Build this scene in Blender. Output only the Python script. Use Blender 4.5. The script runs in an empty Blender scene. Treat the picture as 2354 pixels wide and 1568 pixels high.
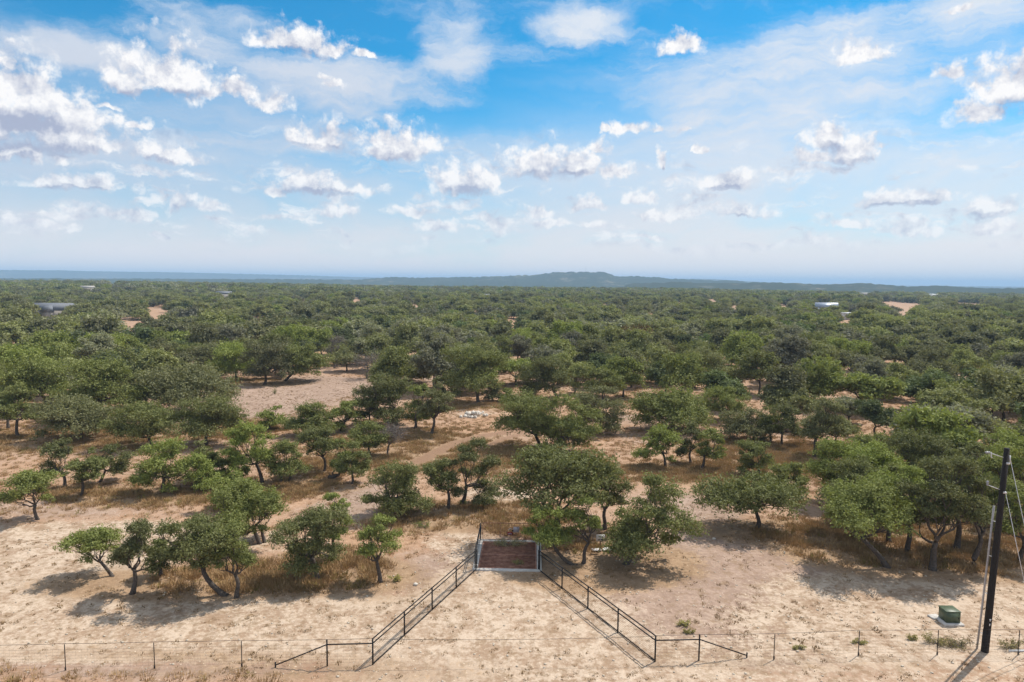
import bpy, math, random
import numpy as np
from mathutils import Vector, Matrix, Euler

SC = bpy.context.scene
COL = SC.collection
RAD = math.radians

# ------------------------------------------------------------------ camera
CAM_H, PITCH, ROLL, FOC = 20.0, 5.0, 0.5, 24.0
cam_data = bpy.data.cameras.new('camera')
cam = bpy.data.objects.new('camera', cam_data)
COL.objects.link(cam)
cam_data.sensor_width = 36.0
cam_data.lens = FOC
cam_data.clip_start = 0.5
cam_data.clip_end = 60000.0
CAM_R = Matrix.Rotation(RAD(90 - PITCH), 4, 'X') @ Matrix.Rotation(RAD(ROLL), 4, 'Z')
cam.matrix_world = Matrix.Translation((0, 0, CAM_H)) @ CAM_R
SC.camera = cam

# ------------------------------------------------------------------ light and exposure
SUN_AZ, SUN_EL = 52.0, 55.0                       # azimuth clockwise from +Y
sun_dir = Vector((math.sin(RAD(SUN_AZ)) * math.cos(RAD(SUN_EL)),
                  math.cos(RAD(SUN_AZ)) * math.cos(RAD(SUN_EL)), math.sin(RAD(SUN_EL))))
sun_data = bpy.data.lights.new('sun', 'SUN')
sun_data.energy = 5.0
sun_data.angle = RAD(0.6)
sun_data.color = (1.0, 0.94, 0.85)
sun = bpy.data.objects.new('sun', sun_data)
sun.rotation_euler = sun_dir.to_track_quat('Z', 'Y').to_euler()
sun.location = (60, 50, 120)
COL.objects.link(sun)
vs = SC.view_settings
vs.view_transform = 'Standard'
vs.look = 'None'
vs.exposure = 0.0
vs.gamma = 1.0
vs.use_curve_mapping = False
SC.cycles.max_bounces = 5
SC.cycles.diffuse_bounces = 2
SC.cycles.glossy_bounces = 2
SC.cycles.transmission_bounces = 3
SC.cycles.volume_bounces = 1
SC.cycles.transparent_max_bounces = 5
SC.cycles.caustics_reflective = False
SC.cycles.caustics_refractive = False


def dray(dx, dy):
    """Pixel of the 2353 x 1568 view of the photograph -> world direction."""
    v = Vector(((dx - 1176.5) / 1568.6, -(dy - 784.0) / 1568.6, -1.0))
    return (CAM_R.to_3x3() @ v).normalized()


def azel(dx, dy):
    d = dray(dx, dy)
    return math.degrees(math.atan2(d.x, d.y)), math.degrees(math.asin(d.z))


# ------------------------------------------------------------------ world: sky with clouds
world = bpy.data.worlds.new('World')
SC.world = world
world.use_nodes = True
WT = world.node_tree
WT.nodes.clear()


class NG:
    """Small helper to chain shader nodes."""
    def __init__(self, tree):
        self.t = tree

    def n(self, typ, **kw):
        nd = self.t.nodes.new(typ)
        for k, v in kw.items():
            setattr(nd, k, v)
        return nd

    def put(self, sock, v):
        if isinstance(v, bpy.types.NodeSocket):
            self.t.links.new(v, sock)
        else:
            sock.default_value = v

    def math(self, op, a, b=None, c=None, clamp=False):
        nd = self.n('ShaderNodeMath', operation=op, use_clamp=clamp)
        self.put(nd.inputs[0], a)
        if b is not None:
            self.put(nd.inputs[1], b)
        if c is not None:
            self.put(nd.inputs[2], c)
        return nd.outputs[0]

    def vec(self, op, a, b=None, c=None, scale=None):
        nd = self.n('ShaderNodeVectorMath', operation=op)
        self.put(nd.inputs[0], a)
        if b is not None:
            self.put(nd.inputs[1], b)
        if c is not None:
            self.put(nd.inputs[2], c)
        if scale is not None:
            self.put(nd.inputs[3], scale)
        return nd.outputs['Value'] if op in ('LENGTH', 'DOT_PRODUCT', 'DISTANCE') else nd.outputs[0]

    def ramp(self, v, lo, hi, a=0.0, b=1.0, smooth=True):
        nd = self.n('ShaderNodeMapRange', interpolation_type='SMOOTHSTEP' if smooth else 'LINEAR')
        self.put(nd.inputs[0], v)
        nd.inputs[1].default_value, nd.inputs[2].default_value = lo, hi
        nd.inputs[3].default_value, nd.inputs[4].default_value = a, b
        return nd.outputs[0]

    def noise(self, vec, scale, detail=6.0, rough=0.55, dist=0.0, dim='3D'):
        nd = self.n('ShaderNodeTexNoise', noise_dimensions=dim)
        if vec is not None:
            self.put(nd.inputs['Vector'], vec)
        nd.inputs['Scale'].default_value = scale
        nd.inputs['Detail'].default_value = detail
        nd.inputs['Roughness'].default_value = rough
        nd.inputs['Distortion'].default_value = dist
        return nd.outputs['Fac']

    def mix(self, f, a, b):
        nd = self.n('ShaderNodeMix', data_type='RGBA')
        self.put(nd.inputs[0], f)
        self.put(nd.inputs[6], a)
        self.put(nd.inputs[7], b)
        return nd.outputs[2]

    def mixf(self, f, a, b):
        nd = self.n('ShaderNodeMix', data_type='FLOAT')
        self.put(nd.inputs[0], f)
        self.put(nd.inputs[2], a)
        self.put(nd.inputs[3], b)
        return nd.outputs[0]


def build_sky():
    g = NG(WT)
    tc = g.n('ShaderNodeTexCoord')
    d = g.vec('NORMALIZE', tc.outputs['Generated'])
    sep = g.n('ShaderNodeSeparateXYZ')
    g.put(sep.inputs[0], d)
    az = g.math('MULTIPLY', g.math('ARCTAN2', sep.outputs[0], sep.outputs[1]), 180 / math.pi)
    el = g.math('MULTIPLY', g.math('ARCSINE', sep.outputs[2]), 180 / math.pi)
    cmb = g.n('ShaderNodeCombineXYZ')
    g.put(cmb.inputs[0], az)
    g.put(cmb.inputs[1], el)
    p = cmb.outputs[0]
    # domain warp so that no outline stays an ellipse
    wn = g.n('ShaderNodeTexNoise', noise_dimensions='2D')
    g.put(wn.inputs['Vector'], p)
    wn.inputs['Scale'].default_value = 0.30
    wn.inputs['Detail'].default_value = 5.0
    wn.inputs['Roughness'].default_value = 0.62
    w1 = g.vec('SUBTRACT', wn.outputs['Color'], (0.5, 0.5, 0.5))
    pw = g.vec('MULTIPLY_ADD', w1, (3.0, 1.8, 0.0), p)

    PUFF = [(20, 205, 140, 62), (95, 235, 85, 62), (175, 275, 40, 34), (205, 332, 72, 30), (60, 300, 190, 52), (30, 345, 120, 26),
            (390, 178, 88, 62), (300, 195, 58, 32), (480, 215, 40, 22), (545, 212, 40, 24), (618, 238, 36, 24),
            (690, 105, 84, 30), (625, 104, 38, 20), (765, 115, 34, 20), (832, 130, 15, 8),
            (740, 178, 14, 8), (765, 196, 20, 11), (240, 250, 24, 9), (312, 298, 36, 8),
            (725, 322, 72, 24), (775, 322, 34, 30), (915, 338, 76, 40), (880, 352, 45, 26),
            (380, 362, 62, 20), (160, 424, 100, 20), (235, 432, 46, 13), (715, 430, 72, 26), (795, 440, 66, 18),
            (1058, 420, 66, 36), (1115, 414, 44, 18), (1240, 384, 66, 42), (1310, 388, 70, 30), (1405, 398, 48, 15),
            (1380, 342, 22, 17), (1440, 298, 34, 15), (1396, 298, 14, 10), (1512, 297, 13, 9), (1570, 296, 16, 7),
            (1915, 320, 42, 34), (1965, 352, 52, 32), (1862, 370, 50, 14), (2028, 340, 16, 12),
            (2310, 215, 76, 58), (2370, 170, 70, 50), (2238, 262, 46, 34), (2205, 170, 38, 18), (2205, 30, 22, 10),
            (1978, 125, 46, 26), (1570, 105, 46, 20), (1520, 378, 10, 20), (1606, 348, 10, 8),
            (2058, 460, 62, 22), (2122, 462, 50, 18), (1700, 488, 74, 16), (1685, 420, 56, 20),
            (495, 482, 36, 14), (415, 470, 32, 26), (300, 492, 34, 14), (2285, 478, 66, 20), (2290, 522, 70, 18),
            (85, 515, 90, 12), (165, 532, 22, 10), (360, 545, 24, 10), (755, 490, 50, 13), (945, 490, 40, 13),
            (1015, 525, 44, 15), (1225, 488, 40, 18), (1245, 516, 50, 13), (1360, 474, 36, 18), (1475, 458, 38, 17),
            (1540, 498, 50, 13), (1370, 522, 40, 11), (1955, 516, 56, 13), (2085, 532, 66, 13), (1480, 548, 50, 8), (640, 445, 22, 10)]
    acc = None
    for (cx, cy, rx, ry) in PUFF:
        a, e = azel(cx, cy)
        a1, _ = azel(cx + rx * 1.22, cy)
        _, e1 = azel(cx, cy - ry * 1.32)
        sx, sy = 1.0 / max(abs(a1 - a), .2), 1.0 / max(abs(e1 - e), .2)
        q = g.vec('MULTIPLY_ADD', pw, (sx, sy, 0), (-a * sx, -e * sy, 0))
        q = g.vec('MINIMUM', q, g.vec('MULTIPLY', q, (1.0, 1.9, 1.0)))
        L = g.vec('LENGTH', q)
        acc = L if acc is None else g.math('SMOOTH_MIN', acc, L, 0.10)
    # cumulus elsewhere, outside the frame: the same kind of puffs, spread at random
    out = g.math('MAXIMUM', g.ramp(g.math('ABSOLUTE', az), 40, 46), g.ramp(el, 27.5, 31))
    pn = g.noise(g.vec('MULTIPLY', p, (1.0, 1.6, 0)), 0.075, 2.0, 0.5, 0.0, '2D')
    rnd = g.ramp(pn, 0.50, 0.66, 1.5, 0.45, False)
    acc = g.mixf(out, acc, rnd)

    # billowy fractal detail, finer towards the horizon
    f1 = g.noise(p, 0.42, 8.0, 0.64, 0.0, '2D')
    f2 = g.noise(g.vec('ADD', p, (0.55, 0.75, 0)), 0.42, 8.0, 0.64, 0.0, '2D')
    body = g.math('SUBTRACT', 1.0, acc)
    dens = g.math('MULTIPLY_ADD', g.math('SUBTRACT', f1, 0.5), 1.65, body)
    vo = g.n('ShaderNodeTexVoronoi', voronoi_dimensions='2D', feature='SMOOTH_F1')
    g.put(vo.inputs['Vector'], pw)
    vo.inputs['Scale'].default_value = 0.75
    vo.inputs['Detail'].default_value = 2.0
    vo.inputs['Smoothness'].default_value = 0.4
    puff = g.math('SUBTRACT', 0.42, vo.outputs['Distance'])
    dens = g.math('MULTIPLY_ADD', puff, 0.75, dens)
    alpha = g.ramp(dens, -0.62, 0.30)
    far = g.ramp(el, 2.0, 11.0, 0.75, 1.0)
    alpha = g.math('MULTIPLY', alpha, far)
    # low banks of cloud far away
    bk = g.noise(g.vec('MULTIPLY', pw, (0.16, 0.55, 0)), 1.0, 7.0, 0.62, 0.0, '2D')
    bank = g.math('MULTIPLY', g.math('MULTIPLY', g.ramp(bk, 0.50, 0.68), g.ramp(el, 1.2, 4.5)), g.ramp(el, 7.5, 14.0, 0.75, 0.0))
    alpha = g.math('MAXIMUM', alpha, bank)
    # light and shade inside the cloud: bright towards the sun (up, right), grey at the base
    relief = g.math('MULTIPLY_ADD', puff, 0.35, g.math('MULTIPLY', g.math('SUBTRACT', f1, f2), 2.2))
    SHADE = [(45, 282, 120, 30), (150, 345, 70, 18), (330, 215, 60, 15), (430, 215, 60, 14), (700, 128, 70, 12),
             (890, 362, 55, 18), (1260, 412, 90, 15), (1060, 442, 50, 14), (2330, 250, 60, 30), (1950, 372, 45, 16),
             (740, 446, 80, 10), (2090, 470, 60, 9), (170, 436, 80, 8), (2290, 490, 50, 8), (1700, 497, 50, 7)]
    SHADE += [(cx - .1 * rx, cy + .5 * ry, .75 * rx, .42 * ry) for (cx, cy, rx, ry) in PUFF if ry >= 20 and cy > 280]
    sacc = None
    for (cx, cy, rx, ry) in SHADE:
        a, e = azel(cx, cy)
        a1, _ = azel(cx + rx, cy)
        _, e1 = azel(cx, cy - ry)
        sx, sy = 1.0 / max(abs(a1 - a), .2), 1.0 / max(abs(e1 - e), .2)
        L = g.vec('LENGTH', g.vec('MULTIPLY_ADD', pw, (sx, sy, 0), (-a * sx, -e * sy, 0)))
        sacc = L if sacc is None else g.math('MINIMUM', sacc, L)
    base = g.ramp(sacc, 0.45, 1.35, 1.0, 0.0)
    lit = g.math('SUBTRACT', g.math('ADD', 0.84, relief), g.math('MULTIPLY', base, 0.70), clamp=True)
    ccol = g.mix(lit, (0.42, 0.47, 0.62, 1), (1.02, 1.01, 1.01, 1))

    # cirrus streaks
    def rot(v, deg, sx, sy):
        m = g.n('ShaderNodeMapping')
        g.put(m.inputs[0], v)
        m.inputs[2].default_value = (0, 0, RAD(deg))
        m.inputs[3].default_value = (sx, sy, 1)
        return m.outputs[0]
    c1 = g.noise(rot(pw, -28, 0.05, 0.24), 1.0, 7.0, 0.64, 0.25, '2D')
    c2 = g.noise(rot(pw, 32, 0.06, 0.24), 1.0, 7.0, 0.64, 0.25, '2D')

    def blob(lst):
        s = None
        for (cx, cy, rx, ry) in lst:
            a, e = azel(cx, cy)
            a1, _ = azel(cx + rx, cy)
            _, e1 = azel(cx, cy - ry)
            sx, sy = 1.0 / abs(a1 - a), 1.0 / abs(e1 - e)
            L = g.vec('LENGTH', g.vec('MULTIPLY_ADD', pw, (sx, sy, 0), (-a * sx, -e * sy, 0)))
            s = L if s is None else g.math('MINIMUM', s, L)
        return g.ramp(s, 0.2, 1.25, 1.0, 0.0)
    m1 = blob([(1950, 150, 520, 170), (1330, 60, 130, 60), (1700, 250, 420, 120), (2250, 60, 300, 150)])
    m2 = blob([(480, 60, 230, 95), (1040, 100, 110, 130), (760, 200, 330, 90), (200, 120, 300, 50), (560, 300, 300, 60)])
    m1 = g.math('MAXIMUM', m1, g.math('MULTIPLY', out, 0.75))
    ci1 = g.math('MULTIPLY', g.ramp(g.math('MULTIPLY_ADD', m1, 0.38, c1), 0.54, 1.0), 0.95)
    ci2 = g.math('MULTIPLY', g.ramp(g.math('MULTIPLY_ADD', m2, 0.34, c2), 0.50, 0.96), 0.85)
    ci = g.math('MAXIMUM', ci1, ci2)
    # milky veil low in the sky
    vn = g.noise(g.vec('MULTIPLY', pw, (0.035, 0.16, 0)), 1.0, 5.0, 0.55, 0.4, '2D')
    veil = g.ramp(g.math('MULTIPLY_ADD', g.math('SUBTRACT', vn, 0.5), 16.0, el), 1.0, 18.5, 0.97, 0.0, True)
    thin = g.math('SUBTRACT', 1.0, g.math('MULTIPLY', g.math('SUBTRACT', 1.0, ci), g.math('SUBTRACT', 1.0, veil)))

    sky = g.n('ShaderNodeTexSky', sky_type='NISHITA')
    sky.sun_disc = False
    sky.sun_elevation = RAD(SUN_EL)
    sky.sun_rotation = RAD(SUN_AZ)
    sky.altitude = 300
    sky.air_density = 1.0
    sky.dust_density = 0.35
    sky.ozone_density = 2.5
    tint = g.vec('MULTIPLY', sky.outputs[0], (0.13, 0.88, 1.12))
    b0 = g.n('ShaderNodeBackground')
    g.put(b0.inputs[0], tint)
    b0.inputs[1].default_value = 0.125
    b1 = g.n('ShaderNodeBackground')
    vcol = g.mix(g.ramp(az, -38, 36), (0.67, 0.70, 0.79, 1), (0.84, 0.85, 0.89, 1))
    vcol = g.mix(g.ramp(el, 0.3, 7.0, 0.80, 0.0), vcol, (1.0, 0.93, 0.90, 1))
    vcol = g.mix(g.ramp(el, 11, 22), vcol, (0.80, 0.85, 0.92, 1))
    g.put(b1.inputs[0], vcol)
    b1.inputs[1].default_value = 1.0
    b2 = g.n('ShaderNodeBackground')
    g.put(b2.inputs[0], ccol)
    b2.inputs[1].default_value = 1.0
    mx1 = g.n('ShaderNodeMixShader')
    g.put(mx1.inputs[0], thin)
    WT.links.new(b0.outputs[0], mx1.inputs[1])
    WT.links.new(b1.outputs[0], mx1.inputs[2])
    mx2 = g.n('ShaderNodeMixShader')
    g.put(mx2.inputs[0], alpha)
    WT.links.new(mx1.outputs[0], mx2.inputs[1])
    WT.links.new(b2.outputs[0], mx2.inputs[2])
    wo = g.n('ShaderNodeOutputWorld')
    WT.links.new(mx2.outputs[0], wo.inputs[0])
    world.cycles.sampling_method = 'MANUAL'
    world.cycles.sample_map_resolution = 512


build_sky()
rng = np.random.default_rng(7)
random.seed(7)


# ------------------------------------------------------------------ terrain height
def sstep(x, a, b):
    t = np.clip((x - a) / (b - a), 0, 1)
    return t * t * (3 - 2 * t)


def hz(x, y):
    x = np.asarray(x, float)
    y = np.asarray(y, float)
    r = np.hypot(x, y)
    az = np.degrees(np.arctan2(x, y))
    und = 0.10 * np.sin(x * .13 + 1.1) * np.sin(y * .11 + .4) + 0.05 * np.sin(x * .37 + y * .21)
    und = und * sstep(r, 44, 70)
    und2 = 1.3 * np.sin(x * .011 + 2.0) * np.sin(y * .013 + .7) * sstep(r, 120, 320)
    rise = (5.0 * sstep(-az, 5, 32) - 2.5 * sstep(az, 8, 30)) * sstep(r, 350, 1300)
    drop = -34.0 * sstep(r, 1350, 2700)
    far = (3.0 * np.sin(x * .0021 + 1.0) * np.sin(y * .0026)) * sstep(r, 900, 2200)
    return und + und2 + rise + drop + far


def ground_at(dx, dy):
    d = dray(dx, dy)
    t = CAM_H / max(-d.z, 1e-4)
    for _ in range(8):
        z = float(hz(d.x * t, d.y * t))
        t = (CAM_H - z) / max(-d.z, 1e-4)
    return Vector((d.x * t, d.y * t, z))


def at_plane(dx, dy, Y):
    """point seen at pixel (dx, dy) standing on the vertical plane y = Y"""
    d = dray(dx, dy)
    t = Y / d.y
    return Vector((0, 0, CAM_H)) + d * t


# ------------------------------------------------------------------ mesh helpers
def new_mesh(name, verts, quads=None, tris=None, mats=(), midx=None, attr=None, smooth=False):
    me = bpy.data.meshes.new(name)
    verts = np.asarray(verts, np.float32).reshape(-1, 3)
    q = np.zeros((0, 4), np.int32) if quads is None or len(quads) == 0 else np.asarray(quads, np.int32)
    t = np.zeros((0, 3), np.int32) if tris is None or len(tris) == 0 else np.asarray(tris, np.int32)
    nq, nt = len(q), len(t)
    me.vertices.add(len(verts))
    me.vertices.foreach_set('co', verts.ravel())
    me.loops.add(nq * 4 + nt * 3)
    me.loops.foreach_set('vertex_index', np.concatenate([q.ravel(), t.ravel()]).astype(np.int32))
    me.polygons.add(nq + nt)
    starts = np.concatenate([np.arange(nq) * 4, nq * 4 + np.arange(nt) * 3]).astype(np.int32)
    me.polygons.foreach_set('loop_start', starts)
    if midx is not None:
        me.polygons.foreach_set('material_index', np.asarray(midx, np.int32))
    if smooth:
        me.polygons.foreach_set('use_smooth', np.ones(nq + nt, bool))
    for m in mats:
        me.materials.append(m)
    if attr is not None:
        a = me.attributes.new('tint', 'FLOAT', 'FACE')
        a.data.foreach_set('value', np.asarray(attr, np.float32))
    me.update(calc_edges=True)
    return me


class MB:
    """collects shapes into one mesh"""
    def __init__(self):
        self.v, self.q, self.t, self.n = [], [], [], 0

    def add(self, v, q=None, t=None):
        v = np.asarray(v, float).reshape(-1, 3)
        self.v.append(v)
        if q is not None and len(q):
            self.q.append(np.asarray(q, int) + self.n)
        if t is not None and len(t):
            self.t.append(np.asarray(t, int) + self.n)
        self.n += len(v)
        return self

    def tube(self, pts, rad, sides=6, cap=True):
        pts = np.asarray(pts, float)
        n = len(pts)
        rad = np.broadcast_to(np.asarray(rad, float), (n,))
        tan = np.gradient(pts, axis=0)
        tan /= np.linalg.norm(tan, axis=1, keepdims=True) + 1e-9
        ref = np.array([0, 0, 1.0]) if abs(tan[0][2]) < .9 else np.array([1.0, 0, 0])
        vs_ = []
        ang = np.arange(sides) * 2 * math.pi / sides
        for i in range(n):
            a = np.cross(tan[i], ref)
            a /= np.linalg.norm(a) + 1e-9
            b = np.cross(tan[i], a)
            vs_.append(pts[i] + rad[i] * (np.cos(ang)[:, None] * a + np.sin(ang)[:, None] * b))
        q = []
        for i in range(n - 1):
            for k in range(sides):
                k2 = (k + 1) % sides
                q.append((i * sides + k, i * sides + k2, (i + 1) * sides + k2, (i + 1) * sides + k))
        v = np.concatenate(vs_)
        t = []
        if cap:
            v = np.concatenate([v, pts[:1], pts[-1:]])
            c0, c1 = n * sides, n * sides + 1
            for k in range(sides):
                k2 = (k + 1) % sides
                t.append((c0, k2, k))
                t.append((c1, (n - 1) * sides + k, (n - 1) * sides + k2))
        return self.add(v, q, t)

    def box(self, c, s, rz=0.0, bev=0.0):
        c = np.asarray(c, float)
        hx, hy, hzz = s[0] / 2, s[1] / 2, s[2] / 2
        cs, sn = math.cos(rz), math.sin(rz)
        if bev <= 0:
            pts = np.array([[x, y, z] for z in (-hzz, hzz) for (x, y) in ((-hx, -hy), (hx, -hy), (hx, hy), (-hx, hy))])
            q = [(0, 3, 2, 1), (4, 5, 6, 7), (0, 1, 5, 4), (1, 2, 6, 5), (2, 3, 7, 6), (3, 0, 4, 7)]
        else:
            b = bev
            pl = []
            for (z, i) in ((-hzz, 0), (hzz - b, 0), (hzz, b)):
                pl += [(-hx + i, -hy + i, z), (hx - i, -hy + i, z), (hx - i, hy - i, z), (-hx + i, hy - i, z)]
            pts = np.array(pl)
            q = [(0, 3, 2, 1), (8, 9, 10, 11)]
            for L in (0, 4):
                for k in range(4):
                    k2 = (k + 1) % 4
                    q.append((L + k, L + k2, L + 4 + k2, L + 4 + k))
        R = np.array([[cs, -sn, 0], [sn, cs, 0], [0, 0, 1]])
        return self.add(pts @ R.T + c, q)

    def mesh(self, name, mat, smooth=False):
        v = np.concatenate(self.v)
        q = np.concatenate(self.q) if self.q else None
        t = np.concatenate(self.t) if self.t else None
        return new_mesh(name, v, q, t, [mat], smooth=smooth)


def link(name, data, parent=None):
    o = bpy.data.objects.new(name, data)
    COL.objects.link(o)
    if parent is not None:
        o.parent = parent
    return o


def tag(o, label=None, cat=None, group=None, kind=None):
    if label:
        o['label'] = label
    if cat:
        o['category'] = cat
    if group:
        o['group'] = group
    if kind:
        o['kind'] = kind
    return o


def thing(name, label, cat, loc=(0, 0, 0), group=None):
    o = link(name, None)
    o.location = loc
    return tag(o, label, cat, group)


# ------------------------------------------------------------------ materials
def mat(name):
    m = bpy.data.materials.new(name)
    m.use_nodes = True
    m.node_tree.nodes.clear()
    return m, NG(m.node_tree)


def finish(m, g, shader, disp=None):
    o = g.n('ShaderNodeOutputMaterial')
    m.node_tree.links.new(shader, o.inputs[0])
    return m


def plain(name, col, rough=.7, metal=0.0, var=.25, scale=6.0, bump=0.0, col2=None, spec=.4):
    m, g = mat(name)
    tc = g.n('ShaderNodeTexCoord')
    nz = g.noise(tc.outputs['Object'], scale, 6, .6)
    c2 = col2 if col2 else tuple(c * (1 - var) for c in col)
    c = g.mix(g.ramp(nz, .35, .68), (*col, 1), (*c2, 1))
    b = g.n('ShaderNodeBsdfPrincipled')
    g.put(b.inputs['Base Color'], c)
    b.inputs['Roughness'].default_value = rough
    b.inputs['Metallic'].default_value = metal
    b.inputs['Specular IOR Level'].default_value = spec
    if bump:
        bp = g.n('ShaderNodeBump')
        bp.inputs['Strength'].default_value = bump
        bp.inputs['Distance'].default_value = .05
        g.put(bp.inputs['Height'], g.noise(tc.outputs['Object'], scale * 4, 4, .6))
        m.node_tree.links.new(bp.outputs[0], b.inputs['Normal'])
    return finish(m, g, b.outputs[0])


def leaf_mat(name, c_lo, c_hi, grey=0.0):
    m, g = mat(name)
    at = g.n('ShaderNodeAttribute', attribute_name='tint')
    oi = g.n('ShaderNodeObjectInfo')
    f = g.math('MULTIPLY_ADD', oi.outputs['Random'], .45, g.math('MULTIPLY', at.outputs['Fac'], .55))
    c = g.mix(f, (*c_lo, 1), (*c_hi, 1))
    # some leaves dry and greyish
    c = g.mix(g.ramp(at.outputs['Fac'], .90, .99, 0, .75), c, (.17, .135, .075, 1))
    hs = g.n('ShaderNodeHueSaturation')
    g.put(hs.inputs['Hue'], g.math('MULTIPLY_ADD', oi.outputs['Random'], .03, .485))
    g.put(hs.inputs['Saturation'], g.math('MULTIPLY_ADD', oi.outputs['Random'], .25, .85 - grey))
    g.put(hs.inputs['Value'], g.math('MULTIPLY_ADD', oi.outputs['Random'], .35, .85))
    g.put(hs.inputs['Color'], c)
    d = g.n('ShaderNodeBsdfDiffuse')
    g.put(d.inputs[0], hs.outputs[0])
    t = g.n('ShaderNodeBsdfTranslucent')
    g.put(t.inputs[0], g.vec('MULTIPLY', hs.outputs[0], (1.3, 1.35, .7)))
    gl = g.n('ShaderNodeBsdfGlossy')
    gl.inputs['Roughness'].default_value = .65
    gl.inputs[0].default_value = (.75, .8, .75, 1)
    m1 = g.n('ShaderNodeMixShader')
    m1.inputs[0].default_value = .26
    m.node_tree.links.new(d.outputs[0], m1.inputs[1])
    m.node_tree.links.new(t.outputs[0], m1.inputs[2])
    m2 = g.n('ShaderNodeMixShader')
    m2.inputs[0].default_value = .025
    m.node_tree.links.new(m1.outputs[0], m2.inputs[1])
    m.node_tree.links.new(gl.outputs[0], m2.inputs[2])
    return finish(m, g, m2.outputs[0])


M = {}
M['leaf'] = leaf_mat('oak_leaf', (.118, .135, .037), (.265, .275, .088))
M['leaf_mid'] = leaf_mat('oak_leaf_olive', (.145, .150, .055), (.275, .268, .110), .06)
M['leaf_grey'] = leaf_mat('grey_green_leaf', (.165, .160, .080), (.275, .260, .145), .25)
M['leaf_dark'] = leaf_mat('dark_juniper_leaf', (.085, .11, .04), (.15, .175, .065), .05)
M['leaf_yellow'] = leaf_mat('yellow_green_leaf', (.10, .135, .015), (.18, .20, .03))
M['leaf_rust'] = leaf_mat('rust_leaf', (.11, .075, .02), (.19, .12, .035))
M['leaf_orange'] = leaf_mat('orange_leaf', (.22, .14, .02), (.34, .21, .03))
M['leaf_dead'] = leaf_mat('dry_twig_leaf', (.13, .105, .085), (.20, .165, .14), .2)
M['weed'] = leaf_mat('weed_leaf', (.24, .21, .075), (.42, .36, .16))
M['straw'] = leaf_mat('dried_leaf', (.38, .34, .15), (.60, .54, .28))
M['bark'] = plain('oak_bark', (.125, .10, .082), .9, 0, .5, 9, .6, (.06, .05, .042))
M['bark_grey'] = plain('grey_bark', (.24, .20, .18), .9, 0, .4, 9, .5)
M['pipe'] = plain('dark_pipe_paint', (.022, .020, .020), .55, .3, .3, 12)
M['rust'] = plain('rust_red_pipe', (.46, .235, .155), .75, .0, .45, 2.5, 0, (.26, .115, .075))
M['concrete'] = plain('pale_concrete', (.62, .58, .53), .85, 0, .25, 3, .2)
M['wire'] = plain('dull_wire', (.06, .05, .042), .6, .5, .3, 20)
M['tpost'] = plain('tpost_steel', (.055, .045, .04), .7, .4, .35, 14)
M['creosote'] = plain('creosote_wood', (.018, .014, .012), .8, 0, .5, 14, .4)
M['galv'] = plain('galvanised_steel', (.66, .66, .66), .5, .2, .15, 10)
M['conduit'] = plain('grey_conduit', (.42, .40, .39), .55, 0, .2, 8)
M['white'] = plain('white_paint', (.80, .79, .77), .5, 0, .1, 5)
M['signgrey'] = plain('weathered_sign', (.50, .47, .52), .6, 0, .2, 6)
M['signred'] = plain('red_sign', (.28, .015, .02), .5, 0, .25, 9)
M['ink'] = plain('black_ink', (.02, .02, .022), .7, 0, .2, 9)
M['green'] = plain('green_enamel', (.085, .115, .065), .45, 0, .22, 4)
M['porcelain'] = plain('grey_insulator', (.32, .32, .35), .3, 0, .15, 9)
M['pit'] = plain('pit_soil', (.035, .028, .022), .95, 0, .4, 3)
M['rock'] = plain('pale_limestone', (.66, .60, .52), .9, 0, .3, 5, .5)
M['roof_grey'] = plain('grey_roof', (.17, .18, .20), .7, 0, .25, 2)
M['roof_metal'] = plain('metal_roof', (.36, .40, .47), .4, .3, .15, 1)
M['wall_pale'] = plain('pale_wall', (.42, .39, .35), .8, 0, .15, 2)
M['glass'] = plain('dark_window', (.03, .035, .04), .15, 0, .1, 2)
M['stone'] = plain('field_stone', (.55, .47, .37), .9, 0, .3, 9, .3)


def grass_mat(name, lo, hi):
    m, g = mat(name)
    oi = g.n('ShaderNodeObjectInfo')
    at = g.n('ShaderNodeAttribute', attribute_name='tint')
    f = g.math('MULTIPLY_ADD', oi.outputs['Random'], .6, g.math('MULTIPLY', at.outputs['Fac'], .4))
    c = g.mix(f, (*lo, 1), (*hi, 1))
    d = g.n('ShaderNodeBsdfDiffuse')
    g.put(d.inputs[0], c)
    t = g.n('ShaderNodeBsdfTranslucent')
    g.put(t.inputs[0], c)
    mx = g.n('ShaderNodeMixShader')
    mx.inputs[0].default_value = .15
    m.node_tree.links.new(d.outputs[0], mx.inputs[1])
    m.node_tree.links.new(t.outputs[0], mx.inputs[2])
    return finish(m, g, mx.outputs[0])


M['grass'] = grass_mat('dry_grass', (.30, .185, .085), (.52, .355, .19))
M['grass_brown'] = grass_mat('brown_weed', (.20, .135, .065), (.40, .27, .14))
M['grass_green'] = grass_mat('half_green_grass', (.19, .17, .05), (.34, .27, .09))


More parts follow.
